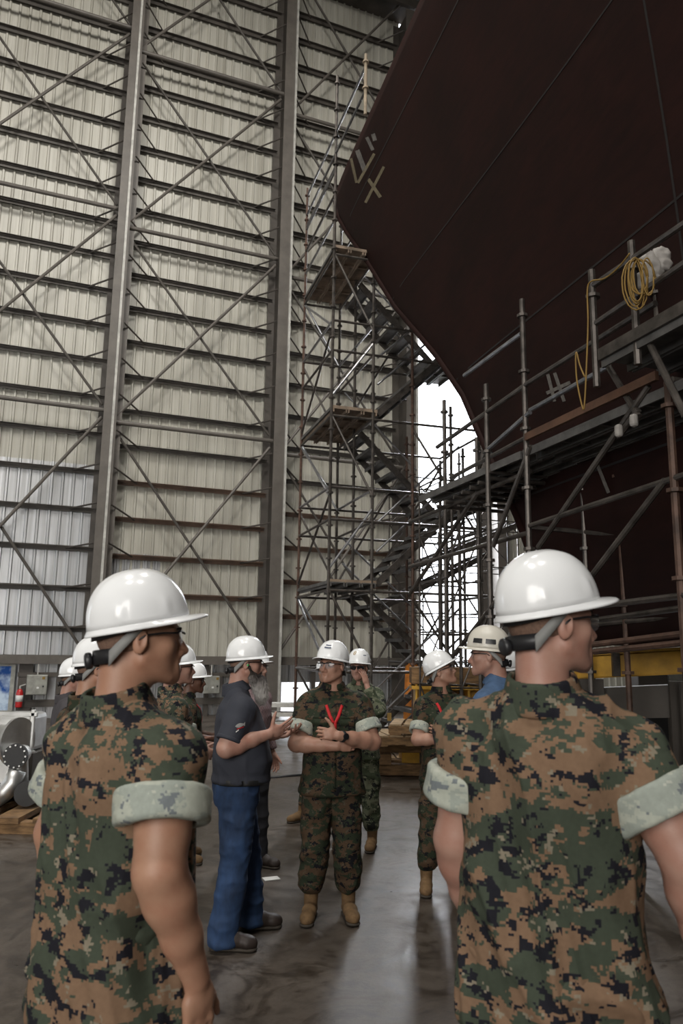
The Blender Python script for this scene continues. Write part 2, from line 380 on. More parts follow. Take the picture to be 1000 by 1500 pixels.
            quad[~sg] = quad[~sg][:, ::-1]; Q.append(quad)
        Q = np.concatenate(Q); Q = Q[(Q >= 0).all(1)]
        return V, Q
def np_mesh(name, V, Q, m, parent, smooth_iter=1):
    for _ in range(smooth_iter):   # light laplacian along quad edges
        acc = np.zeros_like(V); c = np.zeros(len(V))
        for a, b in ((0, 1), (1, 2), (2, 3), (3, 0)):
            np.add.at(acc, Q[:, a], V[Q[:, b]]); np.add.at(c, Q[:, a], 1); np.add.at(acc, Q[:, b], V[Q[:, a]]); np.add.at(c, Q[:, b], 1)
        V = V*.5+.5*acc/np.maximum(c, 1)[:, None]
    me = bpy.data.meshes.new(name); me.vertices.add(len(V)); me.vertices.foreach_set('co', V.astype(np.float32).ravel())
    me.loops.add(len(Q)*4); me.loops.foreach_set('vertex_index', Q.astype(np.int32).ravel())
    me.polygons.add(len(Q)); me.polygons.foreach_set('loop_start', np.arange(0, len(Q)*4, 4, dtype=np.int32))
    me.polygons.foreach_set('use_smooth', np.ones(len(Q), dtype=bool))
    me.update(calc_edges=True); me.validate(); me.shade_smooth()
    return link(name, me, m, parent)
def vnormals(V, Q):
    n_ = np.cross(V[Q[:, 2]]-V[Q[:, 0]], V[Q[:, 3]]-V[Q[:, 1]]); N = np.zeros_like(V)
    for i in range(4): np.add.at(N, Q[:, i], n_)
    return N/(np.linalg.norm(N, axis=1)[:, None]+1e-12)
def folds(V, Q, amp, freq, seed, fine=.35, shear=.0, calm=()):
    """cloth folds: stretched ridged noise pushes the surface along its normals"""
    N = vnormals(V, Q); P = V.copy(); P[:, 0] += shear*P[:, 2]
    w = vn(P*3.1+seed, seed)*.35
    a = vn(P*np.array(freq)+w[:, None]+seed*3.3, seed+1); r = 1-np.abs(a)**.8*2
    b = vn(P*np.array(freq)*2.3+11+seed, seed+2); r2 = 1-np.abs(b)*2
    cr = 1-np.abs(vn(P*np.array((21, 21, 12.))+seed*1.7, seed+5))*2
    k = np.ones(len(V))
    for c, rad in calm: k *= np.clip((np.linalg.norm(V-np.array(c), axis=1)-rad)/.09, .12, 1)
    return V+N*(amp*k*(r+fine*r2+.2*cr))[:, None]

# ------------------------------------------------------------------ people
def vec(a): return np.array(a, float)
def unit(a): a = vec(a); return a/np.linalg.norm(a)
def hand(F, wr, d, nrm, side, curl=(25, 30, 20), spread=.0, thumb=(.6, .7, .35), k=.004, tcurl=.3, curls=None, size=1.0):
    d = unit(d); nrm = vec(nrm); nrm = unit(nrm-d*(nrm@d)); w = np.cross(d, nrm)*(1 if side == 'R' else -1)
    wr = vec(wr); q = size
    F.cone(wr-d*.01, wr+d*.05*q, .026*q, .030*q, .012, flat=(nrm, .62))
    F.cone(wr+d*.045*q+w*.022*q, wr+d*.088*q+w*.026*q, .017*q, .0125*q, .012, flat=(nrm, .85))
    F.cone(wr+d*.045*q-w*.020*q, wr+d*.082*q-w*.026*q, .019*q, .0125*q, .012, flat=(nrm, .85))
    F.cone(wr+d*.04*q, wr+d*.088*q, .022*q, .0145*q, .012, flat=(nrm, .75))
    F.cone(wr+d*.02*q+w*.018*q+nrm*.006, wr+d*.055*q+w*.034*q+nrm*.008, .017*q, .013*q, .012)
    off = [.031, .0105, -.0105, -.030]; Ls = [(.043, .026, .021), (.047, .030, .022), (.044, .028, .021), (.035, .021, .018)]; base = [.090, .094, .090, .082]
    for f in range(4):
        c = (curls[f] if curls else curl); p = wr+d*base[f]*q+w*off[f]*q; ang = 0; rr = (.0098, .0090, .0082, .0072) if f < 3 else (.0086, .0078, .0072, .0064)
        sp = spread*(1.5-f)/1.5
        for j in range(3):
            ang += R(c[j]); dd = unit(d*cos(ang)+nrm*sin(ang)+w*sp); e = p+dd*Ls[f][j]*q
            F.cone(p, e, rr[j]*q, rr[j+1]*q, k); p = e
    t = unit(d*thumb[0]+w*thumb[1]+nrm*thumb[2]); p = wr+d*.028*q+w*.026*q+nrm*.006
    t2 = unit(t+d*tcurl); t3 = unit(t2+d*tcurl)
    F.cone(p, p+t*.042*q, .0165*q, .0125*q, .008); p2 = p+t*.042*q; F.cone(p2, p2+t2*.034*q, .0118*q, .0105*q, k); p3 = p2+t2*.034*q; F.cone(p3, p3+t3*.026*q, .0104*q, .0082*q, k)

def head_field(F, T, ear=1.0, jaw=1.0, nose=1.0, full=0.0):
    """T: 4x4 head matrix (head centre, +Y forward)."""
    def p(x, y, z): return np.array(T @ Vector((x, y, z)))
    R3 = T.to_3x3()
    F.ell(p(0, -.014, .036), (.0755, .097, .085), .0, rot=R3)
    F.ell(p(0, .012, -.012), (.066, .078, .080), .03, rot=R3)
    F.ell(p(0, .026, -.052), (.057*jaw+full, .060, .060), .025, rot=R3)
    for s in (-1, 1):
        F.cone(p(s*.057*jaw, -.002, -.052), p(s*.022, .066, -.094), .018+full, .016, .024)
        F.ell(p(s*.043, .058, -.018), (.018+full, .018, .018), .025, rot=R3)
        F.cone(p(s*.012, .086, .024), p(s*.046, .072, .024), .010, .009, .014)
    F.cone(p(0, .080, -.088), p(0, .080, -.100), .017, .016, .018)
    for s in (-1, 1): F.ell(p(s*.031, .101, .001), (.017, .017, .012), .012, rot=R3, mode='s')
    for s in (-1, 1): F.ell(p(s*.031, .0765, .002), (.0125, .0125, .0115), .004, rot=R3)
    F.cone(p(0, .086, .014), p(0, .112*nose, -.030), .0075, .0115*nose, .009)
    for s in (-1, 1): F.ell(p(s*.0125, .099, -.035), (.0085, .010, .008), .006, rot=R3)
    F.cone(p(0, .081, -.046), p(0, .080, -.088), .020, .018, .02)
    F.cone(p(-.017, .089, -.0605), p(.017, .089, -.0605), .0065, .0065, .006)
    F.cone(p(-.014, .089, -.0715), p(.014, .089, -.0715), .0075, .0075, .006)
    F.cone(p(-.023, .0985, -.066), p(.023, .0985, -.066), .0032, .0032, .002, mode='s')
    for s in (-1, 1):
        er = R3 @ Matrix.Rotation(s*R(-18), 3, 'Z') @ Matrix.Rotation(R(-10), 3, 'X')
        F.ell(p(s*.0805, -.012, -.006), (.0085, .019*ear, .032*ear), .006, rot=er)
        F.ell(p(s*.0885, -.006, .001), (.006, .010*ear, .019*ear), .003, rot=er, mode='s')
        F.ell(p(s*.079, -.004, -.012), (.007, .006, .008), .004, rot=er)

def hat_point(phi, u, a=.134, b=.113, Hh=.146):
    """phi 0 = front (+Y); u 0 rim .. 1 crown"""
    th = u*pi/2; rad = cos(th)**.93; z = Hh*sin(th)**.90
    x = b*sin(phi)*rad; y = a*cos(phi)*rad
    # crown ridge and side ridges
    rg = math.exp(-(x/.016)**2)*.004*min(1, u*2.2)*(1-u**3); rg += math.exp(-((abs(x)-.045)/.010)**2)*.0022*min(1, u*2)
    return Vector((x, y, z+rg)), rad
def hard_hat(P, T, m, tilt=0., lift=.040, extras=(), brim_full=0.0, seg=72, name='hard_hat', strap=True, knob=True):
    Tm = T @ Matrix.Translation((0, -.006, lift)) @ Matrix.Rotation(tilt+R(7), 4, 'X') @ Matrix.Scale(.955, 4)
    mb = MB(); rings = []
    K = 22
    for i in range(K):
        u = i/(K-1)*.985; ring = []
        for j in range(seg):
            phi = 2*pi*j/seg; q, _ = hat_point(phi, u)
            # slot bosses at the sides near the rim
            for c0 in (R(62), R(118)):
                dphi = min(abs((phi % (2*pi))-c0), abs((phi % (2*pi))-(2*pi-c0)))
                if u < .35: q += Vector((sin(phi), cos(phi), 0))*.0045*max(0, 1-(dphi/.10)**2)*max(0, 1-((u-.14)/.13)**2)
            ring.append(mb.bm.verts.new(Tm @ q))
        rings.append(ring)
    top = mb.bm.verts.new(Tm @ Vector((0, 0, .1475)))
    for A, B in zip(rings, rings[1:]):
        for j in range(seg): mb.bm.faces.new((A[j], A[(j+1) % seg], B[(j+1) % seg], B[j]))
    for j in range(seg): mb.bm.faces.new((rings[-1][j], rings[-1][(j+1) % seg], top))
    shell = mb.build(name, m, P, smooth=True, solid=.003)
    # brim: part of the same moulding, own mesh
    mb = MB(); br = []
    for i, t in enumerate((0, .15, .4, .7, .92, 1.0)):
        ring = []
        for j in range(seg):
            phi = 2*pi*j/seg; c = max(0, cos(phi)); w = .007+.046*(c**1.6)+brim_full*(1-c)
            q, _ = hat_point(phi, 0); n_ = Vector((sin(phi)*.9, cos(phi), 0)).normalized(); drop = -.012*t*(1-c)-.004*(t**2)*c-.010*abs(sin(phi))*t*c
            ring.append(mb.bm.verts.new(Tm @ (q+n_*w*t+Vector((0, 0, drop-(.003 if i == 5 else 0))))))
        br.append(ring)
    for A, B in zip(br, br[1:]):
        for j in range(seg): mb.bm.faces.new((A[j], A[(j+1) % seg], B[(j+1) % seg], B[j]))
    mb.build('brim', m, shell, smooth=True, solid=.004)
    if strap:
        def band(p0, p1, z0, z1, zz0, zz1, nm, mm, off=0.0):
            b_ = MB(); rows = [[], []]
            for side in (0,):
                for i in range(25):
                    f = i/24; phi = p0+(p1-p0)*f; e = .5-.5*cos(phi)
                    for r_, (a0, a1) in enumerate(((z0, z1), (zz0, zz1))):
                        z = a0+(a1-a0)*math.sin(f*pi) if abs(p1-p0) > pi*.9 else a0+(a1-a0)*f
                        rx = .083+off; ry = .104+off
                        rows[r_].append(T @ Vector((rx*sin(phi), -.012+ry*cos(phi), z)))
            b_.grid(rows).build(nm, mm, shell, smooth=True, solid=.003)
        band(R(88), R(132), .050, -.026, .022, -.064, 'grey_suspension_strap', M['strap_grey'], .003)
        band(-R(88), -R(132), .050, -.026, .022, -.064, 'grey_suspension_strap', M['strap_grey'], .003)
        band(R(128), R(232), -.020, -.034, -.056, -.070, 'ratchet_strap', M['black'], .001)
        band(R(70), R(290), .056, .030, .040, -.004, 'headband', M['black'], .005)
        if knob:
            b_ = MB(); c0 = T @ Vector((0, -.012-.106, -.050)); dd = (T.to_3x3() @ Vector((0, -1, -.15)))
            b_.lathe([(.019, 0), (.021, .004), (.021, .014), (.016, .018), (.010, .019)], axis_m(c0, dd), 20); b_.build('ratchet_knob', M['black'], shell, smooth=True)
    return shell, Tm
def hat_patch(shell, Tm, phi, u, w, h, m, nm, round_=False):
    """a small printed patch following the shell"""
    b_ = MB(); rows = []
    for i in range(7):
        row = []
        for j in range(7):
            a = (i/6-.5); c = (j/6-.5)
            if round_:
                rr = max(abs(a), abs(c)); ln = math.hypot(a, c); kf = rr/ln if ln > 0 else 1; a *= kf; c *= kf
            ph = phi+a*w/.12; uu = u+c*h/.19; q, _ = hat_point(ph, uu); q2 = q*(1.045 if w > .05 else 1.022); q2.z = q.z+.003; row.append(Tm @ q2)
        rows.append(row)
    return b_.grid(rows).build(nm, m, shell, smooth=True)
def glasses(P, T, m_lens, dark=False):
    g = MB()
    for s in (-1, 1):
        g.path([T @ Vector((s*.0825, -.020, -.004)), T @ Vector((s*.0835, 0, .010)), T @ Vector((s*.082, .045, .015)), T @ Vector((s*.070, .083, .015))], .0028, 6)
        g.path([T @ Vector((s*x, .104-(x/.07)**2*.020, .019)) for x in (.004, .02, .035, .05, .062, .070)], .0026, 6)
    g.path([T @ Vector((-.006, .106, .017)), T @ Vector((0, .112, .013)), T @ Vector((.006, .106, .017))], .0028)
    fr = g.build('safety_glasses', M['frame'], P, smooth=True)
    for s in (-1, 1):
        b_ = MB(); rows = []
        for i in range(9):
            x = .006+.064*i/8; y = .1045-(x/.07)**2*.020; lo = -.020+.013*(i/8)**2+(.008 if i < 2 else 0)
            rows.append([T @ Vector((s*x, y-.002*abs(t-.5), .017*(1-t)+lo*t)) for t in (0, .25, .5, .75, 1)])
        b_.grid(rows).build('lens', m_lens, fr, smooth=True)
def ribbon(P, shirt, pts, w, m, nm, off=.005, front=True):
    """webbing strap laid over the shirt: points (x,z), dropped onto the surface from the front"""
    dg = bpy.context.evaluated_depsgraph_get(); me = shirt.data
    bv = BVHTree.FromPolygons([v.co for v in me.vertices], [p.vertices for p in me.polygons])
    sg = 1 if front else -1; path = []
    for (x0, z0), (x1, z1) in zip(pts, pts[1:]):
        for i in range(8): path.append((x0+(x1-x0)*i/8, z0+(z1-z0)*i/8))
    path.append(pts[-1]); rows = [[], []]; ly = None
    for i, (x, z) in enumerate(path):
        a = path[max(0, i-1)]; b2 = path[min(len(path)-1, i+1)]; d = Vector((b2[0]-a[0], b2[1]-a[1])).normalized(); nx, nz = -d.y, d.x
        for r_, s in ((0, -.5), (1, .5)):
            X = x+nx*w*s; Z = z+nz*w*s; h = bv.ray_cast(Vector((X, sg*1., Z)), Vector((0, -sg, 0)))
            y = h[0].y if h[0] else (ly if ly is not None else .1); ly = y; rows[r_].append(Vector((X, y+sg*off, Z)))
    return MB().grid(rows).build(nm, m, P, smooth=True, solid=.002)

def person(label, X, Y, az, s, group=None, head=(0, 0, 0), arms=None, outfit='camo', skin_m='skin_tan', res=.005, seed=1, hat=None, glass='clear',
           feet=None, belly=0., hair='stubble', beard=False, lanyard=None, fold=.009, sleeve=.74, hat_tilt=0., hatmat='hat', boots='boot', collar=True, bulk=1.0, ear=1.0,
           strap=True, full=0., blouse=True, foldf=None, pockets=False, knob=True, hunch=0., eyes=False, long_sleeve=False):
    P = empty('person', (X, Y, 0), -R(az), s)
    tag(P, label, 'person', group)
    mats = {'camo': ('camo', 'camo', True), 'green': ('camo_green', 'camo_green', False), 'camo_dark': ('camo_dark', 'camo_dark', True), 'polo': ('polo', 'denim', False),
            'plaid': ('plaid', 'pants_dark', False), 'blue': ('blue_shirt', 'denim', False), 'grey': ('grey_shirt', 'pants_dark', False)}[outfit]
    mil = outfit in ('camo', 'green', 'camo_dark')
    rest = {'R': dict(el=(.245, -.03, 1.16), wr=(.26, .05, .92), hn=(-1, .2, 0)), 'L': dict(el=(-.245, -.03, 1.16), wr=(-.26, .05, .92), hn=(1, .2, 0))}
    A = {k: dict(rest[k], **(arms or {}).get(k, {})) for k in 'RL'}
    yaw, pitch, roll_ = head
    piv = Matrix.Translation((0, .0+hunch*.5, 1.545)); T = piv @ Matrix.Rotation(-R(yaw), 4, 'Z') @ Matrix.Rotation(R(pitch), 4, 'X') @ Matrix.Rotation(R(roll_), 4, 'Y') @ Matrix.Translation((0, .026+hunch*.3, .118))
    # ---- body
    lo = [-.42, -.30, .8]; hi = [.42, .42, 1.86]
    for k in 'RL':
        for q in (A[k]['el'], A[k]['wr']):
            for i in range(3): lo[i] = min(lo[i], q[i]-.24); hi[i] = max(hi[i], q[i]+.24)
    F = Field(lo, hi, res)
    head_field(F, T, ear=ear, full=full, jaw=1.0+full*4)
    hp = np.array(T @ Vector((0, -.022, -.055)))
    F.cone(hp, (0, -.022+hunch*.3, 1.46), .052*bulk**.5, .060*bulk**.5, .02)
    F.cone(np.array(T @ Vector((0, -.050, -.01))), (0, -.035+hunch*.3, 1.45), .044, .058, .02)
    for k, sx in (('R', 1), ('L', -1)):
        F.cone((sx*.025, -.03, 1.478), (sx*.14, -.012, 1.405), .040, .045, .03)
        sh = vec((sx*.172, -.005, 1.392)); el = vec(A[k]['el']); wr = vec(A[k]['wr'])
        bk = A[k].get('thick', 1.0)*bulk
        F.cone(sh, el, .054*bk, .046*bk, .03); F.cone(sh+(el-sh)*.35+vec((0,.008,0)), sh+(el-sh)*.7+vec((0,.006,0)), .052*bk, .047*bk, .02)
        mid = el+(wr-el)*.25; F.cone(el, mid, .043*bk, .045*bk, .025); F.cone(mid, el+(wr-el)*.6, .0445*bk, .036*bk, .025); F.cone(el+(wr-el)*.6, wr, .036*bk, .0275*bk**.5, .02, flat=(A[k]['hn'], .85))
        u = unit(wr-el); hd = A[k].get('hd', u)
        hand(F, wr, hd, A[k]['hn'], k, A[k].get('curl', (22, 28, 18)), A[k].get('spread', .05), A[k].get('thumb', (.75, .55, .35)), curls=A[k].get('curls'), tcurl=A[k].get('tcurl', .3), size=A[k].get('size', 1.0))
    F.stack([(.82, 0, 0, .13, .09), (1.0, 0, 0, .13, .09), (1.3, 0, 0, .15, .09), (1.45, 0, -.01, .10, .06)], .03)
    V, Q = F.extract(); body = np_mesh('body', V, Q, M[skin_m], P)
    if eyes:
        for sx in (-1, 1):
            b_ = MB(); mm = axis_m(T @ Vector((sx*.031, .0845, .003)), T.to_3x3() @ Vector((0, 1, 0)))
            b_.lathe([(.0062, 0), (.0062, .004), (.004, .0055)], mm, 12); b_.build('iris', M['black'], P, smooth=True)
    # ---- hair
    if hair:
        F = Field([T.translation[i]-.16 for i in range(3)], [T.translation[i]+.18 for i in range(3)], max(res, .005))
        R3 = T.to_3x3(); p = lambda x, y, z: np.array(T @ Vector((x, y, z)))
        F.ell(p(0, -.014, .036), (.0775, .099, .088), .0, rot=R3)
        F.ell(p(0, -.030, .0), (.071, .075, .062), .02, rot=R3)
        F.ell(p(0, .10, -.03), (.12, .095, .085), .01, rot=R3, mode='s')
        for sx in (-1, 1): F.ell(p(sx*.085, -.008, -.012), (.02, .024, .035), .005, rot=R3, mode='s')
        F.ell(p(0, 0, -.13), (.2, .2, .105), .01, rot=R3, mode='s')
        V, Q = F.extract(); np_mesh('hair', V, Q, M[hair], P)
        for sx in (-1, 1): MB().path([T @ Vector((sx*x, y, z)) for x, y, z in ((.014, .0975, .022), (.028, .0965, .027), (.045, .083, .024))], .0030, 6).build('eyebrow', M['hair'], P, smooth=True)
    # ---- shirt
    F = Field([-.44, -.32, .74], [.44, .36, 1.62], res*1.15)
    bl = bulk
    secs = [(.80 if blouse else .93, 0, 0, .205*bl, .145*bl+belly*.3), (.93, 0, .0+belly*.4, .180*bl, .140*bl+belly*.7), (1.06, 0, belly*.6, .172*bl+belly*.3, .132*bl+belly), (1.20, 0, belly*.3, .182*bl+belly*.2, .130*bl+belly*.5),
            (1.32, 0, -.005, .195*bl, .128*bl), (1.39, 0, -.012, .178*bl, .112*bl), (1.445, 0, -.020+hunch*.2, .125, .088), (1.50, 0, -.024+hunch*.3, .078, .070)]
    if not mil: secs[0] = (.985, 0, .0+belly*.5, .165*bl+belly*.2, .128*bl+belly*.8)
    F.stack(secs, 0, ex=2.35)
    SL = {}
    for k, sx in (('R', 1), ('L', -1)):
        sh = vec((sx*.163*bl**.7, -.010, 1.384)); el = vec(A[k]['el']); d = unit(el-sh); e = sh+d*np.linalg.norm(el-sh)*sleeve
        F.cone((sx*.035, -.028+hunch*.3, 1.478), sh+vec((0, 0, .004)), .056, .066, .04)
        rr = (.066 if mil else .063)*max(1, A[k].get('thick', 1.0)*bulk)**1.1
        F.cone(sh, sh+(e-sh)*.5, rr*1.05, rr, .035); F.cyl(sh+(e-sh)*.3, e, rr*1.0, rr*1.0, .01, .01)
        SL[k] = (sh, d, e, rr)
        if long_sleeve: F.cone(sh, el, .064, .058, .03); F.cyl(el-unit(vec(A[k]['wr'])-el)*.03, el+(vec(A[k]['wr'])-el)*.88, .058, .045, .02, .01)
    # neck opening and collar
    F.cone((0, -.012+hunch*.3, 1.50), (0, .03+hunch*.4, 1.60), .056, .066, .005, mode='s')
    V, Q = F.extract(); V = folds(V, Q, fold, foldf or (7.5, 7.5, 3.2), seed, shear=.25, calm=[(SL[k][2], .09) for k in SL]+[((0, 0, 1.50), .07)])
    shirt = np_mesh('shirt', V, Q, M[mats[0]], P)
    if collar:
        F = Field([-.13, -.16, 1.40], [.13, .16, 1.60], max(.0045, res))
        c0 = vec((0, -.026+hunch*.3, 1.476)); ax_ = unit((0, -.28, 1)); c1 = c0+ax_*.074
        F.cyl(c0, c1, .100, .078, 0, .007); F.cyl(c0-ax_*.03, c1+ax_*.03, .086, .060, .003, .003, mode='s')
        F.ell((0, .09, 1.50), (.026, .07, .085), .005, mode='s')
        V, Q = F.extract(); np_mesh('collar', V, Q, M[mats[0]], shirt)
    if mil:
        np_u = MB(); np_u.lathe([(.064, 0), (.062, .012)], axis_m((0, -.018+hunch*.3, 1.488), (0, .3, 1)), 24); np_u.build('undershirt', M['undershirt'], shirt, smooth=True)
    if mats[2]:
        for k in 'RL':
            sh, d, e, rr = SL[k]; F = Field(e-.17, e+.17, res)
            a = e-d*.062; b2 = e+d*.014
            F.cyl(a, b2, rr*1.06+fold*.95, rr*1.08+fold*.95, 0, .010); F.cyl(e-d*.01, e+d*.05, rr*.93, rr*.93, .004, .004, mode='s')
            V, Q = F.extract(); V = folds(V, Q, .003, (12, 12, 12), seed+3); np_mesh('rolled_cuff', V, Q, M['cuff'], shirt)
    elif outfit == 'polo':
        for k in 'RL':
            sh, d, e, rr = SL[k]; F = Field(e-.1, e+.1, res); F.cyl(e-d*.02, e+d*.004, rr*1.04, rr*1.04, 0, .006); V, Q = F.extract(); np_mesh('sleeve_band', V, Q, M['polo'], shirt)
    # ---- trousers and footwear
    ft = feet or [(.13, .0, 8), (-.13, 0, -8)]
    F = Field([-.42, -.42, .0], [.42, .42, 1.06], max(res, .006)*1.25)
    F.stack([(.80, 0, -.005, .168*bl, .125*bl), (.90, 0, -.005, .172*bl, .128*bl), (1.03, 0, belly*.3, .150*bl+belly*.2, .108*bl+belly*.5)], 0, ex=2.3)
    for i, (fx, fy, fa) in enumerate(ft):
        sx = 1 if i == 0 else -1; hx = sx*.088
        def lx(z): t = max(0, min(1, (.86-z)/.78)); return hx+(fx-hx)*t
        def ly(z): t = max(0, min(1, (.86-z)/.78)); return (fy-.02)*t+.02*sin(pi*min(1, t))
        if mil: rows = [(.90, .088), (.80, .094), (.66, .088), (.52, .080), (.40, .080), (.28, .078), (.20, .072), (.165, .050)]
        else: rows = [(.90, .086), (.80, .092), (.66, .084), (.52, .074), (.40, .072), (.25, .070), (.12, .072), (.035, .074)]
        F.stack([(z, lx(z), ly(z), r_*bl, r_*1.06*bl) for z, r_ in rows], .03, ex=2.0, rnd=.012)
        if mil: F.ell((lx(.62)+sx*.082, ly(.62), .60), (.018, .06, .085), .015)
    V, Q = F.extract(); V = folds(V, Q, max(.011, fold*1.1), (6, 6, 8.5), seed+9, shear=.5); tr = np_mesh('trousers', V, Q, M[mats[1]], P)
    if not mil:
        b_ = MB(); pr = [(1, -.018), (1.02, -.012), (1.02, .012), (1, .018)]
        rows = []
        for k in range(40):
            t = 2*pi*k/40; rx = .166*bl+belly*.24; ry = .129*bl+belly*.74; cx = abs(cos(t))**.87*(1 if cos(t) > 0 else -1)*rx; cy = abs(sin(t))**.87*(1 if sin(t) > 0 else -1)*ry+belly*.42
            rows.append([Vector((cx*q, cy*q, .950+z-belly*.1)) for q, z in pr])
        rows.append(rows[0]); b_.grid(rows); b_.build('belt', M['belt'], tr, smooth=True, solid=.004)
    for i, (fx, fy, fa) in enumerate(ft):
        F = Field([fx-.2, fy-.2, -.0], [fx+.2, fy+.28, .3], max(.005, res)); rz = -R(fa)
        def q(x, y, z): return (fx+x*cos(rz)-y*sin(rz), fy+x*sin(rz)+y*cos(rz), z)
        F.cone(q(0, -.015, .10), q(0, -.03, .24 if mil else .14), .046, .054, .02); F.cone(q(0, -.05, .055), q(0, .05, .062), .043, .044, .02)
        F.cone(q(0, .05, .060), q(.0, .155, .042), .046, .038, .02); F.cone(q(-.012, .13, .045), q(.012, .13, .045), .036, .036, .02)
        F.cut_below(.022); V, Q = F.extract(); bt = np_mesh('boot', V, Q, M[boots], P)
        F = Field([fx-.2, fy-.2, -.01], [fx+.2, fy+.28, .05], max(.005, res))
        F.cone(q(0, -.055, .014), q(0, .02, .014), .043, .038, .0, flat=((0, 0, 1), .4)); F.cone(q(0, .02, .014), q(0, .145, .014), .040, .048, .01, flat=((0, 0, 1), .35))
        F.cut_below(.001); V, Q = F.extract(); np_mesh('sole', V, Q, M['sole'], bt)
    # ---- hat, glasses, extras
    shell = None
    if hatmat:
        shell, Tm = hard_hat(P, T, M[hatmat], tilt=R(hat_tilt), strap=strap, knob=knob)
        P['_'] = 0; del P['_']
    if glass: glasses(P, T, M['lens'] if glass == 'clear' else M['lens_dark'])
    if lanyard:
        ribbon(P, shirt, lanyard, .020, M['red'], 'lanyard', off=.006)
    if pockets:
        for sx in (-1, 1):
            ribbon(P, shirt, [(sx*.045, 1.285), (sx*.145, 1.285)], .045, M[mats[0]], 'pocket_flap', off=.004)
            ribbon(P, shirt, [(sx*.045, 1.32), (sx*.145, 1.32)], .018, M[mats[0]], 'name_tape', off=.004)
        ribbon(P, shirt, [(0, 1.40), (0, 1.1), (0, .84)], .036, M[mats[0]], 'button_placket', off=.003)
    if beard:
        F = Field([T.translation[0]-.14, T.translation[1]-.14, T.translation[2]-.34], [T.translation[0]+.2, T.translation[1]+.26, T.translation[2]+.1], .0045)
        R3 = T.to_3x3(); p = lambda x, y, z: np.array(T @ Vector((x, y, z)))
        for sx in (-1, 1):
            F.cone(p(sx*.070, .012, -.022), p(sx*.056, .040, -.085), .012, .026, .01); F.cone(p(sx*.056, .04, -.08), p(0, .085, -.12), .026, .036, .02)
            F.cone(p(sx*.008, .098, -.047), p(sx*.034, .080, -.070), .008, .010, .006)
        F.ell(p(0, .088, -.125), (.056, .046, .055), .02, rot=R3); F.ell(p(0, .108, -.175), (.050, .044, .062), .03, rot=R3); F.ell(p(0, .112, -.215), (.032, .030, .045), .03, rot=R3)
        V, Q = F.extract(); N = vnormals(V, Q); V = V+N*(.004*vn(V*np.array((130, 130, 22)), 5)+.006*vn(V*40, 6))[:, None]
        bd = np_mesh('beard', V, Q, M['beard'], P, 0)
        rnd = np.random.RandomState(3); sel = rnd.choice(len(V), 2600); b_ = MB(); dn = np.array(T.to_3x3() @ Vector((0, .35, -1)))
        for i in sel:
            a = V[i]; d = unit(N[i]*.6+dn+rnd.normal(0, .25, 3)); L = .012+.018*rnd.rand(); sd = np.cross(d, rnd.normal(0, 1, 3)); sd = sd/np.linalg.norm(sd)*.0009
            vs = [b_.bm.verts.new(a-sd), b_.bm.verts.new(a+sd), b_.bm.verts.new(a+d*L)]; b_.bm.faces.new(vs)
        b_.build('strands', M['beard'], bd)
    P.update_tag()
    return P, shirt, shell, (Tm if hatmat else None), T, A, SL

# ------------------------------------------------------------------ the hall
WA = R(22.17); WN = Vector((-sin(WA), cos(WA), 0)); WT = Vector((cos(WA), sin(WA), 0))
WD = 19.0; WK = WD/34.0
def wp(s34, z34, off=0.0):
    """point on the far wall: s along it, z up (survey units scaled), off = metres towards the camera"""
    return WT*(s34*WK) + WN*(WD-off) + Vector((0, 0, H+(z34-H)*WK))
def zz(z34): return H+(z34-H)*WK
def wallbar(mb, a, b, w, h): return mb.bar(a, b, w, h, up=WN)
MB().box((4, 6, -.1), (90, 90, .2)).build('floor', M['floor'])['kind'] = 'structure'
# corrugated sheeting: real ribs
def sheet(name, s0, s1, z0, z1, m, parent=None, off=0.0, pitch=.44):
    mb = MB(); prof = []; s = s0
    while s < s1-1e-6:
        for ds, o in ((0, 0), (.50, 0), (.55, .055), (.66, .055)):
            if s+ds*pitch/.72 < s1: prof.append((s+ds*pitch/.72, o))
        s += pitch
    prof.append((s1, 0))
    rows = [[wp(a, 0, off+o*.7)*1 for a, o in prof] for _ in (0, 1)]
    for r_, z in zip(rows, (z0, z1)):
        for p in r_: p.z = z
    mb.grid(rows); o = mb.build(name, m, parent, solid=.004)
    return o
TOPZ = zz(37.4); z_beam = zz(1.0)
wall = sheet('wall_back', -22, 17.0, z_beam+.1, TOPZ, M['sheet']); wall['kind'] = 'structure'
for a in (2.5,): pass
g = sheet('galvanised_sheet', -22, 2.4, zz(1.2), zz(9.4), M['galv'], wall, off=.012); sheet('galvanised_sheet', 2.4, 5.28, zz(1.2), zz(5.6), M['galv'], wall, off=.012)
sheet('galvanised_lower_sheet', -22, 11.0, .0, z_beam+.1, M['galv'], wall, off=-.03); sheet('galvanised_lower_sheet', 13.9, 17, .0, z_beam+.1, M['galv'], wall, off=-.03); sheet('galvanised_lower_sheet', 11.0, 13.9, .78, z_beam+.1, M['galv'], wall, off=-.03)
w2 = sheet('wall_right_of_opening', 22.3, 62, 0, TOPZ, M['sheet']); w2.name = 'wall_right'; w2['kind'] = 'structure'
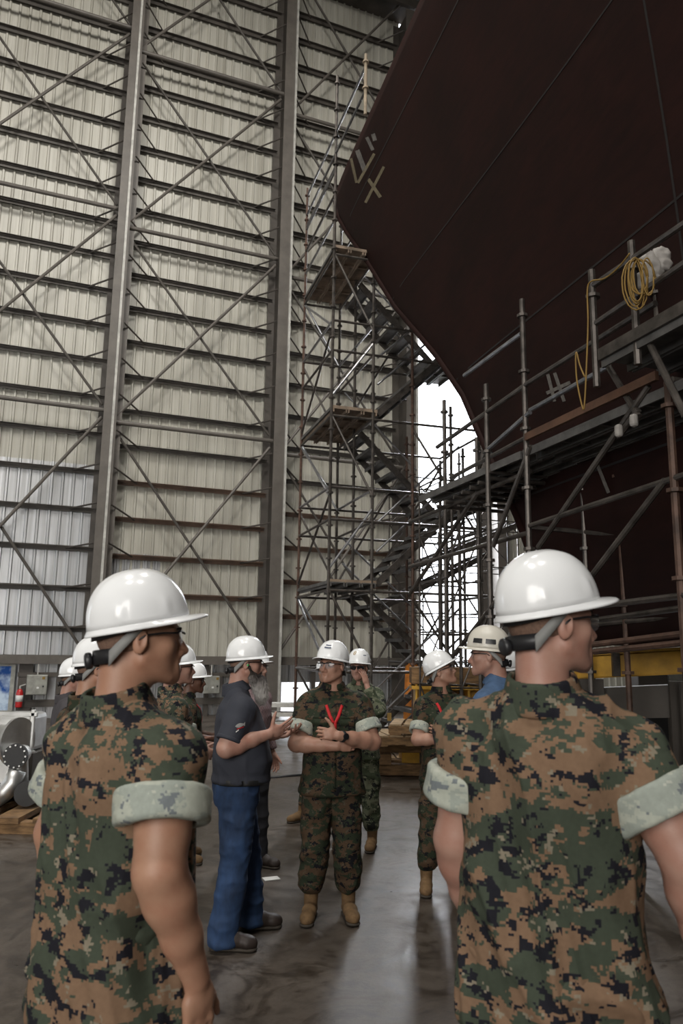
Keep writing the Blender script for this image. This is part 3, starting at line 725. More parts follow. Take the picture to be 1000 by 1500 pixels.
# head of the tall doorway
mb = MB()
for z_ in (36.4, 37.3, 38.2, 39.1): wallbar(mb, wp(17.2, z_, .1), wp(22.4, z_, .1), .2, .32)
o = mb.build('trim_1', M['timber_pale']); tag(o, kind='structure')
bays = [(-22, -5.0, 2.27, 1.70), (-5.0, 2.15, 2.27, 1.70), (2.75, 9.75, 3.80, 1.64), (10.4, 16.6, 3.05, 1.62)]
pipes = {1: (11.65, 21.2, 30.68), 2: (11.17, 20.4, 29.58), 3: (10.6, 19.6, 28.6), 0: (11.65, 21.2, 30.68)}
for bi, (s0, s1, zb, dz) in enumerate(bays):
    z = zb; i = 0
    while z < 37:
        mb = MB(); p0, p1 = wp(s0, z, .11), wp(s1+.1, z, .11); wallbar(mb, p0, p1, .13, .012)
        q0, q1 = p0-WN*.06+Vector((0, 0, .035)), p1-WN*.06+Vector((0, 0, .035)); wallbar(mb, q0, q1, .01, .08)
        wallbar(mb, p0+WN*.055-Vector((0, 0, .03)), p1+WN*.055-Vector((0, 0, .03)), .01, .06)
        mb.build('girt', M['rust_girt' if z < 9.5 and bi > 1 else 'steel_dark'], wall)
        if bi > 0:
            mb = MB()
            if bi in (1, 2, 3): mb.tube(wp(s1-1.0, z, .10), wp(s1+.05, z+.15, .75), .022, 6)
            if bi in (2, 3): mb.tube(wp(s0+1.15, z, .10), wp(s0+.05, z+.4, .75), .022, 6)
            mb.build('girt_stay', M['steel_dark'], wall)
        z += dz; i += 1
    for k, z in enumerate(pipes[bi]):
        MB().tube(wp(s0, z, .62), wp(s1+.1, z, .62), .055, 10).build('strut_pipe', M['steel'], wall)
    if bi in (1, 2, 3, 0):
        lv = [1.0]+list(pipes[bi])+[pipes[bi][-1]+9.3]
        sA = s0 if bi != 1 else -5.0
        for a, b_ in zip(lv, lv[1:]):
            MB().tube(wp(sA, a+.3, .58), wp(s1, b_-.3, .58), .038, 8).build('diagonal_brace', M['steel'], wall)
            MB().tube(wp(sA, b_-.3, .50), wp(s1, a+.3, .50), .034, 8).build('diagonal_brace', M['steel_dark'], wall)
mb = MB(); wallbar(mb, wp(-22, 1.02, .25), wp(17, 1.02, .25), .20, .22); mb.build('trim_2', M['steel'])['kind'] = 'structure'
# columns
for i, (sc_, txt) in enumerate(((2.45, 'tall grey steel column with pale conduit, behind the nearest left person'), (10.05, 'tall grey steel column with dark recess behind it, right of the bearded man'),
                                (16.95, 'dark grey steel column beside the bright tall doorway'), (22.2, 'pale edged steel column on the right side of the bright doorway'), (-5.0, 'grey steel column outside the left edge'))):
    t_ = empty('steel_column', wp(sc_, 0, .8)*1); t_.location.z = 0; tag(t_, txt, 'column', kind='thing'); L = t_.location.copy()
    def loc(v, t_=t_): return v
    B = lambda s_, off, z: (wp(sc_+s_, 0, off)-L)*1+Vector((0, 0, z-wp(0, 0).z))
    def post(nm, s_, off, w, d, m_):
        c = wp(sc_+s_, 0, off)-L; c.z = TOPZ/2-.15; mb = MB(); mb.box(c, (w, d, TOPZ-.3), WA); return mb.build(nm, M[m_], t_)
    post('web', 0, .42, .05, .84, 'steel_dark' if i < 3 else 'steel'); post('front_flange', 0, .86, .30, .03, 'steel'); post('rear_flange', 0, .10, .44, .03, 'steel_dark')  # dark web: shade behind the front flange painted into its colour
    if i < 3: post('conduit', .30 if i else .12, .90, .055, .05, 'conduit')
    if i == 0: post('side_plate', .42, .60, .13, .02, 'steel')
# dark eave and roof
mb = MB(); a, b_ = wp(-22, 37.4, 0), wp(62, 37.4, 0)
P = [a, b_, b_-WN*40+Vector((0, 0, 5)), a-WN*40+Vector((0, 0, 5))]
mb.grid([[P[0], P[1]], [P[3], P[2]]]); o = mb.build('ceiling', M['steel_dark'], solid=.1); o['kind'] = 'structure'
for i, (s0, of) in enumerate(((12.8, .6), (15.9, 2.3))):
    pass
for k in range(9):
    mb = MB(); mb.bar(wp(-20, 37.0, .9+k*2.6), wp(60, 37.0, .9+k*2.6), .12, .28, up=(0, 0, 1)); p_ = mb.build('roof_purlin', M['steel_dark'], o)
    p_.location = (0, 0, .1+k*.38)
# side wall far left and far right keep the hall closed; open behind the camera
mb = MB(); a = wp(-22, 0)-WN*20; mb.box((a.x, a.y, 13), (.1, 40, 26), WA); o = mb.build('wall_left', M['sheet']); o['kind'] = 'structure'
mb = MB(); a = wp(20, 0)-WN*38; mb.box((a.x, a.y, 14), (48, .1, 28), WA); o = mb.build('wall_front', M['sheet']); o['kind'] = 'structure'
mb = MB(); a = wp(62, 0)-WN*20; mb.box((a.x, a.y, 13), (.1, 40, 26), WA); o = mb.build('wall_far_right', M['sheet']); o['kind'] = 'structure'; o.name = 'wall_side'
# low wall zone beneath the beam at left: posts, rail, boxes, window
for k, s_ in enumerate((.0, 1.28, 1.95, 3.7, 5.6, 7.4, 12.4, 14.5)):
    w_ = (.30, .10, .12, .5, .10, .10, .12, .12)[k]
    mb = MB(); c = wp(s_, 0, .16); c.z = z_beam/2; mb.box(c, (w_, .12, z_beam), WA); mb.build('low_stud', M['steel_dark'], wall)
mb = MB(); wallbar(mb, wp(-.3, 0, .2)*1, wp(9, 0, .2)*1, .16, .10); o = mb.build('low_rail', M['steel_dark'], wall); o.location.z = .35-wp(0, 0).z
mb = MB(); wallbar(mb, wp(-.3, 0, .2)*1, wp(9, 0, .2)*1, .10, .07); o = mb.build('low_rail', M['steel_dark'], wall); o.location.z = z_beam-.33-wp(0, 0).z
mb = MB(); a = wp(2.2, 0, .35); a.z = 0; b_ = wp(4.9, 0, .35); b_.z = z_beam; mb.bar(a, b_, .05, .22, up=WN); mb.build('knee_brace', M['steel'], wall)
def wall_thing(px, py, off): return on_plane(px, py, wp(0, 0, off), WN)
t_ = empty('window_1', wall_thing(3, 1008, .12)); t_['kind'] = 'structure'
MB().box((-.25, 0, 0), (.86, .03, 1.0), WA).build('pane', M['window'], t_)
mb = MB()
for x_, z_, w_, h_ in ((.2, 0, .09, 1.15), (-.72, 0, .09, 1.15), (-.25, .53, 1.0, .09), (-.25, -.53, 1.0, .09)): mb.box(WT*x_+Vector((0, 0, z_))-WN*.03, (w_, .07, h_), WA)
mb.build('window_frame', M['box_grey'], t_)
for px, py, w_, h_, lab in ((54, 1003, .44, .44, 'grey metal electrical enclosure mounted low on the wall at far left'), (309, 1003, .40, .42, 'grey metal electrical enclosure on the wall beside the bearded man')):
    t_ = empty('electrical_box', wall_thing(px, py, .34)); tag(t_, lab, 'electrical box')
    MB().box((0, 0, 0), (w_, .18, h_), WA).build('enclosure', M['box_grey'], t_, bevel=.01)
    MB().box(-WN*.10, (w_*.93, .02, h_*.93), WA).build('cover', M['box_grey'], t_, bevel=.004)
    MB().tube(-WN*.11+WT*.13-Vector((0, 0, .03)), -WN*.14+WT*.13-Vector((0, 0, .03)), .02, 12).build('latch', M['black'], t_)
    MB().box(-WN*.115-Vector((0, 0, .06))+WT*.02, (.05, .008, .04), WA).build('label_plate', M['white'], t_)
    MB().box(-WN*.115+Vector((0, 0, .15))+WT*.13, (.06, .008, .06), WA).build('warning_sticker', M['rope'], t_)
    MB().tube(Vector((0, 0, h_/2)), Vector((0, 0, h_/2+.45)), .018, 8).build('conduit', M['conduit'], t_)
t_ = empty('fire_extinguisher', wall_thing(27, 1036, .45)); tag(t_, 'red fire extinguisher standing on the low rail by the wall at far left', 'fire extinguisher')
MB().lathe([(.0, 0), (.07, 0), (.075, .02), (.075, .30), (.06, .36), (.03, .39), (.02, .40)], Matrix.Identity(4), 20).build('cylinder_body', M['extinguisher'], t_, smooth=True)
MB().lathe([(.0762, .12), (.0762, .26)], Matrix.Identity(4), 20).build('label_band', M['white'], t_, smooth=True)
MB().tube((0, 0, .4), (0, 0, .46), .022).bar((0, 0, .46), (.12, 0, .50), .03, .02).build('valve_handle', M['conduit'], t_)
MB().path([(.02, 0, .44), (.10, 0, .40), (.11, 0, .25), (.09, 0, .12)], .012).build('hose', M['black'], t_)
# bright slits seen low on the wall right of the bearded man: light coming under the sheeting

# ------------------------------------------------------------------ ship bow
SB = R(20.0); SA = Vector((-sin(SB), cos(SB), 0)); SN = Vector((cos(SB), sin(SB), 0))
tip = at_y(490, 290, 13.0)
stem = []
for p in [(490, 290), (496, 318), (508, 340), (540, 385), (580, 450), (640, 520), (680, 580), (705, 640), (757, 752), (776, 803), (800, 900), (815, 945)]:
    q = on_plane(*p, tip, SN); stem.append((-(q-tip).dot(SA), q.z))
ZT, ZB = stem[0][1], stem[-1][1]
def k_stem(z): return float(np.interp(z, [q[1] for q in stem][::-1], [q[0] for q in stem][::-1]))
def half(k, z):
    """half breadth of the hull at station k (from the tip) and height z"""
    d = max(0, k-k_stem(z)); v = (z-ZB)/(ZT-ZB)
    bd = .085*d+.16*(1-math.exp(-d/.35))*.35+.010*max(0, d-4.5)**2
    bb = .07*d+.05*(1-math.exp(-d/.3))+.012*max(0, d-3)**2
    return min(2.6, bb*(1-v)+bd*v)
zs = [ZB+(ZT-ZB)*i/46 for i in range(47)]
def hull_pt(z, j, side, n_=44):
    k0 = k_stem(z); f = j/n_; k = k0+(24-k0)*(f**2.2); return tip-SA*k+SN*side*half(k, z)+Vector((0, 0, z-tip.z))
hull_e = empty('ship_bow', (tip.x+3, tip.y-6, 0)); tag(hull_e, 'huge dark maroon ship bow rising overhead at right, raked stem pointing left', 'ship')
off0 = -Vector(hull_e.location)
mb = MB()
for side in (-1, 1):
    mb.grid([[hull_pt(z, j, side)+off0 for j in range(45)] for z in zs])
mb.grid([[hull_pt(ZT, j, -1)+off0 for j in range(45)], [hull_pt(ZT, j, 1)+off0 for j in range(45)]])
mb.grid([[hull_pt(ZB, j, -1)+off0 for j in range(45)], [hull_pt(ZB, j, 1)+off0 for j in range(45)]])
bmesh.ops.remove_doubles(mb.bm, verts=mb.bm.verts, dist=.0005)
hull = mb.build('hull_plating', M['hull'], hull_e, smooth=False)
for p in hull.data.polygons: p.use_smooth = True
def on_hull(k, z, out=.0): return tip-SA*k-SN*(half(k, z)+out)+Vector((0, 0, z-tip.z))+off0
def hull_strip(pts, w, m_, nm, out=.001):
    rows = [[], []]
    for i, (k, z) in enumerate(pts):
        a = pts[max(0, i-1)]; b_ = pts[min(len(pts)-1, i+1)]; d = Vector((b_[0]-a[0], b_[1]-a[1])).normalized()
        for r_, s_ in ((0, -.5), (1, .5)): rows[r_].append(on_hull(k-d.y*w*s_, min(ZT, z+d.x*w*s_), out))
    MB().grid(rows).build(nm, M[m_], hull_e, solid=.006)
# weld seams and bulwark knuckle
hull_strip([(k_stem(ZT-1.0)+.02+i*.5, ZT-1.0) for i in range(40)], .03, 'weld', 'knuckle_seam')
for z_ in (3.2, 4.9, 6.8): hull_strip([(k_stem(z_)+.05+i*.5, z_) for i in range(36)], .02, 'weld', 'weld_seam')
for k_ in (8.5, 11, 13.5): hull_strip([(k_, ZB+.1+i*.5) for i in range(int((ZT-ZB)/.5))], .02, 'weld', 'weld_seam')
# stem bar
mb = MB(); mb.path([tip-SA*(k_stem(z)-.01)+Vector((0, 0, z-tip.z))+off0 for z in zs], .045, 8); mb.build('stem_bar', M['hull'], hull_e, smooth=True)
# chalk marks: pixel strokes laid on the plating
dgp = [v.co.copy() for v in hull.data.vertices]; hbv = BVHTree.FromPolygons(dgp, [tuple(p.vertices) for p in hull.data.polygons])
def hit_hull(x, y):
    d = ray(x, y).normalized(); h_ = hbv.ray_cast(CAM+off0, d); return (h_[0]-d*.012) if h_[0] else None
def chalk(x0, y0, x1, y1, w, m_='chalk'):
    rows = [[], []]; d = Vector((x1-x0, y1-y0)).normalized(); ok = True
    for i in range(7):
        f = i/6; x, y = x0+(x1-x0)*f, y0+(y1-y0)*f
        for r_, s_ in ((0, -.5), (1, .5)):
            q = hit_hull(x-d.y*w*s_, y+d.x*w*s_)
            if q is None: ok = False; break
            rows[r_].append(q)
    if ok: MB().grid(rows).build('chalk_mark', M[m_], hull_e)
for a in ((535, 297, 562, 244, 4), (539, 262, 557, 289, 5), (514, 232, 522, 268, 4), (523, 220, 534, 250, 7, 'chalk2'), (537, 201, 546, 220, 5, 'chalk2'), (524, 268, 548, 225, 4), (546, 196, 549, 206, 6, 'chalk2'), (519, 213, 529, 222, 5, 'chalk2'),
          (802, 548, 812, 588, 5, 'chalk2'), (812, 546, 826, 588, 5, 'chalk2'), (800, 576, 835, 560, 5, 'chalk2'), (875, 682, 891, 722, 5, 'chalk2')): chalk(*a)

# ------------------------------------------------------------------ scaffolding
class Scaf:
    """every tube its own part; tubes given end to end"""
    def __init__(s, label, loc, cat='scaffold', group=None, name='scaffold'):
        s.e = empty(name, loc); tag(s.e, label, cat, group); s.o = -Vector(loc); s.n = 0
    def tube(s, nm, a, b, r=.024, m='pipe', rings=False, seg=8):
        mb = MB(); a = Vector(a)+s.o; b = Vector(b)+s.o; mb.tube(a, b, r, seg)
        if rings:
            n_ = max(1, int((b-a).length/.5)); d = (b-a).normalized()
            for i in range(1, n_+1):
                c = a+(b-a)*(i/(n_+.3)); mb.tube(c-d*.012, c+d*.012, r*2.0, 8)
        return mb.build(nm, M[m], s.e, smooth=False)
    def deck(s, nm, c0, u, v, n_, m='plank_grey', th=.06, gap=.02, rim=None):
        """planks: corner c0, u = long direction vector, v = across vector"""
        c0 = Vector(c0)+s.o; u = Vector(u); v = Vector(v); w = v.length/n_; vd = v.normalized(); out = []
        for i in range(n_):
            a = c0+vd*(w*(i+.5)); mb = MB(); mb.bar(a, a+u, w-gap, .015)
            for e_ in (-.5, .5): mb.bar(a+vd*(w-gap-.02)*e_-Vector((0, 0, th/2)), a+u+vd*(w-gap-.02)*e_-Vector((0, 0, th/2)), .018, th)
            k_ = int(u.length/.45)
            for q in range(1, k_): p = a+u*(q/k_)-Vector((0, 0, th*.4)); mb.bar(p-vd*(w-gap)/2, p+vd*(w-gap)/2, .03, .03)
            out.append(mb.build(nm, M[m], s.e))
        return out
    def box(s, nm, a, b, w, h, m): return MB().bar(Vector(a)+s.o, Vector(b)+s.o, w, h).build(nm, M[m], s.e)
# stair tower under the bow tip
TA = R(17.0); TN = Vector((-sin(TA), cos(TA), 0)); TU = Vector((cos(TA), sin(TA), 0))
A0 = at_y(436, 870, 13.0); A0.z = 0
LV = [2.66, 5.36, 8.06]; DN = 1.9; WU = [0, .68, 1.35, 2.02, 2.7]
tw = Scaf('tall steel scaffold stair tower with three plank landings, left of the bow', A0, 'scaffold', name='stair_tower')
def tp(u, n_, z): return A0+TU*u-TN*n_+Vector((0, 0, z))
for ui, u in enumerate(WU):
    for n_ in (0, DN/2 if ui in (1, 4) else None, DN):
        if n_ is None: continue
        top = 10.3 if (ui == 0 or (ui == 1 and n_ == 0)) else (9.2 if ui == 1 else (7.0 if ui == 2 else 5.6 if ui == 3 else 5.2))
        if ui == 0 and n_ == DN: top = 11.2
        tw.tube('standard', tp(u, n_, .0), tp(u, n_, top), .024, 'pipe_rust' if (ui+int(n_)) % 3 == 0 else 'pipe', rings=True)
for li, z in enumerate([.35, 1.35]+[q for L_ in LV for q in (L_-.12, L_+.95, L_+1.45)]):
    for n_ in (0, DN):
        u1 = 2.7 if z < 5.5 else 2.02 if z < 7.6 else .68
        if z > 9: continue
        tw.tube('ledger', tp(0, n_, z), tp(u1, n_, z), .021, 'pipe')
    for u in (0, .68, 2.7) if z < 5.6 else (0, .68):
        tw.tube('transom', tp(u, 0, z), tp(u, DN, z), .021, 'pipe_galv' if li % 3 == 1 else 'pipe')
# guard rails on the left side, running on towards the camera at the top
for z in (8.55, 9.0, 9.45): tw.tube('guard_rail', tp(0, 0, z), tp(0, DN, z), .021, 'pipe_galv' if z != 9 else 'pipe')
for z in (9.75, 10.15): tw.tube('guard_rail', tp(0, 0, z), tp(0, DN+1.5, z), .021, 'pipe_galv')
tw.tube('standard', tp(0, DN+1.5, 9.35), tp(0, DN+1.5, 10.35), .024, 'pipe_tan', rings=True)
# side and face braces
rb = random.Random(3)
for i, (z0, z1) in enumerate(((.1, LV[0]), (LV[0], LV[1]), (LV[1], LV[2]))):
    zm = (z0+z1)/2
    tw.tube('brace', tp(0, 0, z1-.15), tp(0, DN, zm), .02, 'pipe_galv'); tw.tube('brace', tp(0, DN, zm), tp(0, 0, z0+.1), .02, 'pipe')
    tw.tube('brace', tp(0, DN, z1-.1), tp(.68, DN, zm), .02, 'pipe'); tw.tube('brace', tp(0, 0, zm), tp(.68, 0, z0+.1), .02, 'pipe')
    tw.tube('brace', tp(0, 0, z1-.1), tp(.68, 0, zm+.1), .02, 'pipe_galv')
    tw.tube('brace', tp(.68, 0, z0+.1), tp(2.0, 0, z1-.3), .02, 'pipe'); tw.tube('brace', tp(.68, DN, zm-.2), tp(0, DN, z0+.2), .02, 'pipe_galv')
    if i < 2:
        tw.tube('brace', tp(1.35, DN, z1-.2), tp(2.7, DN, z0+.5), .02, 'pipe'); tw.tube('brace', tp(2.7, 0, z1-.3), tp(1.35, 0, z0+.2), .02, 'pipe')
        tw.tube('brace', tp(2.7, 0, z0+.2), tp(2.7, DN, z1-.3), .02, 'pipe')
# landings
for i, z in enumerate(LV):
    tw.deck('landing_plank', tp(.01, -.02, z), -TN*(DN+.04), TU*.74, 3, 'plank' if i else 'plank_grey')
    if i == 2: pass
    tw.box('toe_board', tp(0, DN, z+.02), tp(.75, DN, z+.02), .03, .05, 'plank'); tw.box('toe_board', tp(.0, 0, z+.0), tp(0, DN, z+.0), .03, .05, 'plank_grey')
# stair flights: far lane rises to the left, near lane rises to the right
def flight(p0, p1, wdir, wid, n_, first):
    p0 = Vector(p0); p1 = Vector(p1); wv = Vector(wdir)*wid; e_ = empty('stair_flight', p0+tw.o); e_.parent = tw.e; o_ = -p0
    for k_ in (0, 1): MB().bar(p0+wv*k_+o_, p1+wv*k_+o_, .045, .10).build('stringer', M['pipe'], e_)
    for k_ in range(n_):
        c = p0+(p1-p0)*((k_+.5)/n_)+o_; d = (p1-p0); d.z = 0; d.normalize(); mb = MB()
        mb.bar(c, c+wv, .22, .02, up=(0, 0, 1)); mb.bar(c+d*.10-Vector((0, 0, .02)), c+wv+d*.10-Vector((0, 0, .02)), .015, .05); mb.bar(c-d*.10-Vector((0, 0, .02)), c+wv-d*.10-Vector((0, 0, .02)), .015, .05)
        mb.build('tread', M['plank_grey'], e_)
    for h_ in (.5, .95): MB().tube(p0+wv*(1 if first else 0)+o_+Vector((0, 0, h_)), p1+wv*(1 if first else 0)+o_+Vector((0, 0, h_)), .018).build('handrail', M['pipe_galv'], e_)
for i, z in enumerate(LV):
    z0 = 0.15 if i == 0 else LV[i-1]; zm = (z0+z)/2
    flight(tp(.78, DN*.52, z0), tp(2.2, DN*.52, zm), -TN, DN*.44, 7, True)     # near lane up to the right
    flight(tp(2.2, .04, zm), tp(.78, .04, z), -TN, DN*.42, 7, False)            # far lane back up to the left
    tw.deck('landing_plank', tp(2.2, 0, zm), -TN*DN, TU*.5, 2, 'plank_grey')
for u, n_ in ((0, 0), (0, DN)):
    q = tp(u, n_, .0)+tw.o; MB().lathe([(.0, -.02), (.05, -.02), (.05, .02), (.0, .02)], axis_m(q+Vector((.03, -.05, .05)), (0, 1, 0)), 14).build('caster', M['black'], tw.e)
# distant scaffold in the doorway
def grid_scaffold(label, o_, us, ns, zt, lev, U, N_, rr=.022, seedn=1, m='pipe', dk=()):
    s_ = Scaf(label, o_); rg = random.Random(seedn)
    for i, u in enumerate(us):
        for j, n_ in enumerate(ns): s_.tube('standard', o_+U*u+N_*n_, o_+U*u+N_*n_+Vector((0, 0, zt-rg.random()*1.4)), rr, m, rings=True, seg=6)
    for z in lev:
        for n_ in ns: s_.tube('ledger', o_+U*us[0]+N_*n_+Vector((0, 0, z)), o_+U*us[-1]+N_*n_+Vector((0, 0, z)), rr*.85, m, seg=6)
        for u in us: s_.tube('transom', o_+U*u+N_*ns[0]+Vector((0, 0, z+.03)), o_+U*u+N_*ns[-1]+Vector((0, 0, z+.03)), rr*.85, m, seg=6)
    for i in range(len(us)-1):
        for k in range(len(lev)-1):
            for n_ in ns:
                if rg.random() < .5:
                    a, b_ = (lev[k], lev[k+1]) if rg.random() < .5 else (lev[k+1], lev[k]); s_.tube('brace', o_+U*us[i]+N_*n_+Vector((0, 0, a)), o_+U*us[i+1]+N_*n_+Vector((0, 0, b_)), rr*.8, m, seg=6)
    return s_
B0 = at_y(603, 900, 15.2); B0.z = 0
bs = grid_scaffold('dense scaffold standing in the bright doorway behind the stair tower', B0, [0, .8, 1.5, 2.2, 3.2], [0, 1.3], 6.2, [.4, 1.4, 2.4, 3.4, 4.4, 5.2], TU, TN, rr=.016, seedn=5)
for a, b_, w_ in (((.0, 0, 3.3), (2.6, 0, 4.4), 1.2), ((-.5, .4, 2.5), (1.9, .4, 3.7), .8)):
    for q in range(9):
        f = q/8; c = B0+TU*(a[0]+(b_[0]-a[0])*f)+TN*a[1]+Vector((0, 0, a[2]+(b_[2]-a[2])*f)); bs.box('tread', c, c+TN*w_, .26, .03, 'plank_grey')
    for n_ in (0, w_): bs.box('stringer', B0+TU*a[0]+TN*(a[1]+n_)+Vector((0, 0, a[2])), B0+TU*b_[0]+TN*(a[1]+n_)+Vector((0, 0, b_[2])), .05, .12, 'pipe')
B1 = at_y(645, 900, 10.1); B1.z = 0
b1 = grid_scaffold('narrow ladder tower of scaffold tubes just left of the hull stem', B1, [0, .30, .62], [0, .7], 4.6, [.5, 1.2, 1.9, 2.6, 3.3, 4.0], TU, TN, .015, 9)
# scaffold along the hull side
HA = R(18.0); HN = Vector((-sin(HA), cos(HA), 0)); HU = Vector((cos(HA), sin(HA), 0))
O0 = at_y(775, 800, 6.05)
hs = Scaf('long steel scaffold with plank walkway running beside the maroon hull at right', (O0.x, O0.y, 0))
def op(x, y, d=0.0): return on_plane(x, y, O0+HU*d, HU)
def vpost(x, y_ref, ytop, ybot=None, d=0.0, r=.024, m='pipe', nm='standard'):
    b_ = op(x, y_ref, d); t_ = b_.copy(); q = op(x, ytop, d); z1 = q.z; z0 = 0 if ybot is None else op(x, ybot, d).z
    hs.tube(nm, (b_.x, b_.y, z0), (b_.x, b_.y, z1), r, m, rings=True); return b_
def rail(p0, p1, d=0.0, r=.021, m='pipe', nm='ledger'): hs.tube(nm, op(*p0, d), op(*p1, d), r, m)
vpost(775, 800, 430, None, 0); vpost(716, 780, 560, None, .0, .024); vpost(984, 660, 556, None, 0, .026, 'pipe_rust')
vpost(857, 800, 690, None, .62); vpost(910, 800, 668, None, .62, .024, 'pipe_rust'); vpost(652, 760, 585, None, .62); vpost(700, 760, 640, None, .62)
vpost(870, 480, 393, 569, -.12, .026, 'pipe'); vpost(929, 440, 350, 537, -.12, .026, 'pipe'); vpost(961, 440, 418, 470, .5)
for a, b_, d, m_ in (((869, 418), (1004, 326), -.12, 'pipe'), ((873, 473), (1004, 384), -.12, 'pipe'), ((770, 563), (960, 444), .0, 'pipe'), ((680, 550), (763, 489), 0, 'pipe_galv'),
                  ((716, 657), (776, 604), 0, 'pipe_galv'), ((776, 601), (892, 536), .3, 'pipe_galv'), ((640, 655), (775, 560), 0, 'pipe'), ((776, 770), (1004, 695), 0, 'pipe'),
                  ((600, 765), (776, 690), .1, 'pipe'), ((870, 888), (1004, 872), 0, 'pipe'), ((860, 910), (1004, 890), .2, 'pipe'), ((858, 916), (1004, 903), .62, 'pipe'), ((862, 945), (1004, 928), 0, 'pipe_rust'), ((870, 955), (1004, 941), 0, 'pipe_rust'),
                  ((780, 772), (915, 785), .62, 'pipe')): rail(a, b_, d, m=m_)
for a, b_, d in (((722, 800), (776, 655), 0), ((660, 700), (772, 640), .3), ((788, 802), (950, 565), 0), ((860, 852), (974, 703), 0), ((600, 870), (700, 720), .1), ((888, 532), (935, 610), 0), ((935, 600), (905, 640), 0), ((950, 500), (1004, 610), -.1), ((640, 990), (775, 820), 0), ((600, 830), (776, 780), .1)):
    hs.tube('brace', op(*a, d), op(*b_, d), .022, 'pipe')
for x, y in ((775, 655), (716, 690), (984, 556)):
    a = op(x, y); hs.tube('transom', a, a+HU*.66, .021, 'pipe')
# lower walkway planks
zd = op(775, 655).z
a = op(1010, 545); a.z = zd; e1 = op(612, 742); e1.z = zd
for i in range(3): pass
L_ = (e1-a); hs.deck('walkway_plank', a, L_*.47, HU*.70, 4, 'plank_grey'); hs.deck('walkway_plank', a+L_*.48, L_*.52, HU*.78, 4, 'plank_grey')
hs.box('toe_board', a+Vector((0, 0, .08))-HU*.03+L_*.06, a+L_*.44+Vector((0, 0, .08))-HU*.03, .03, .06, 'toe')
# upper walkway
zu = op(940, 492, -.15).z; a = op(1010, 460, -.15); a.z = zu; e1 = op(878, 523, -.15); e1.z = zu; L_ = e1-a
hs.deck('upper_walkway_plank', a, L_, HU*.75, 3, 'plank_grey'); hs.box('toe_board', a+Vector((0, 0, .03)), a+L_+Vector((0, 0, .03)), .03, .08, 'pipe')
# cross stub tubes of the stepping deck beneath, further left
for i in range(7):
    a = op(640+i*12, 742-i*7, .0); hs.tube('transom', a, a+HU*.8, .02, 'pipe')
# wrapped couplers
for x, y in ((928, 616), (906, 631)):
    q = op(x, y, -.04)-Vector((O0.x, O0.y, 0)); mb = MB(); mb.box(q, (.05, .05, .09), .5); mb.build('plastic_wrap', M['wrap'], hs.e, bevel=.02)
# hanging yellow cable: coil on the upper rail and loops
def cable(lbl, pts, r=.007, extra=None, nm='yellow_cable'):
    P_ = [Vector(p) for p in pts]; o_ = P_[0].copy(); out = []
    for i in range(len(P_)-1):
        for k_ in range(5):
            t = k_/5; p0 = P_[max(0, i-1)]; p1 = P_[i]; p2 = P_[i+1]; p3 = P_[min(len(P_)-1, i+2)]
            out.append(.5*((2*p1)+(p2-p0)*t+(2*p0-5*p1+4*p2-p3)*t*t+(3*p1-p0-3*p2+p3)*t**3)-o_)
    out.append(P_[-1]-o_); ob = MB().path(out, r, 6).build(nm, M['rope'], None, smooth=True); ob.location = o_; tag(ob, lbl, 'cable'); return ob
cable('thin yellow cable draped along the upper guard rail and hanging in a loop', [op(922, 371, -.2), op(905, 392, -.2), op(885, 408, -.2), op(866, 412, -.2), op(860, 425, -.2), op(861, 470, -.2), op(859, 530, -.2), op(856, 590, -.2), op(853, 597, -.2), op(845, 560, -.2), op(843, 530, -.2), op(844, 516, -.2), op(849, 535, -.2), op(856, 552, -.2)], .006)
co = empty('cable_coil', op(938, 398, -.22), 0, .85); tag(co, 'bundle of yellow cable hung over the upper guard rail at right', 'cable')
rc = random.Random(4)
for i in range(9):
    pts = []; w_ = .05+rc.random()*.07; h_ = .13+rc.random()*.1; cx = rc.uniform(-.05, .07)
    for t in range(21):
        a = 2*pi*t/20; pts.append(Vector((cx+w_*cos(a)*.8, rc.uniform(-.004, .004)+.02*sin(i), .10-h_+h_*sin(a))))
    MB().path(pts, .006, 5).build('cable_loop', M['rope'], co, smooth=True)
t_ = empty('plastic_bag', op(950, 392, .1)); tag(t_, 'crumpled pale plastic sheet snagged behind the hanging yellow cable', 'plastic sheet')
for k_, (dx, dz, sz) in enumerate(((0, 0, .10), (.09, .06, .07), (-.08, -.08, .06))):
    F = Field((-.3, -.3, -.3), (.3, .3, .3), .012); F.ell((dx, 0, dz), (sz, .03, sz*1.3), 0); V, Q = F.extract(); V = folds(V, Q, .012, (22, 22, 22), 4+k_); np_mesh('crumpled_sheet', V, Q, M['wrap'], t_)

# ------------------------------------------------------------------ yellow keel supports, pallets, props
t_ = empty('yellow_beam', (2.3, 6.4, 0)); tag(t_, 'yellow painted steel beam at head height under the hull, behind the man nearest right', 'beam')
pa = at_y(840, 976, 6.7); pb = at_y(1012, 966, 6.15); o_ = -Vector((2.3, 6.4, 0)); d = (pb-pa)
mb = MB(); zc = pa.z
for dz, w_, h_ in ((.09, .20, .02), (-.09, .20, .02), (0, .02, .17)): mb.bar(pa+o_+Vector((0, 0, dz)), pb+o_+Vector((0, 0, dz)), w_, h_)
mb.bar(pa+o_-FW*.09, pb+o_-FW*.09, .012, .18); mb.build('girder', M['yellow'], t_)
c = pa+d*.33+o_-Vector((0, .13, 0)); MB().box(c, (.06, .04, .19)).build('weld_patch', M['pipe'], t_)
for f in (.12, .95):
    q = pa+d*f+o_; q.z = 0; mb = MB(); zt = pa.z-.1; mb.box((q.x, q.y+.1, zt/2), (.2, .03, zt)); mb.box((q.x, q.y-.1, zt/2), (.2, .03, zt)); mb.box((q.x, q.y, zt/2), (.03, .2, zt)); mb.build('leg', M['steel_dark'], t_)
mb = MB()
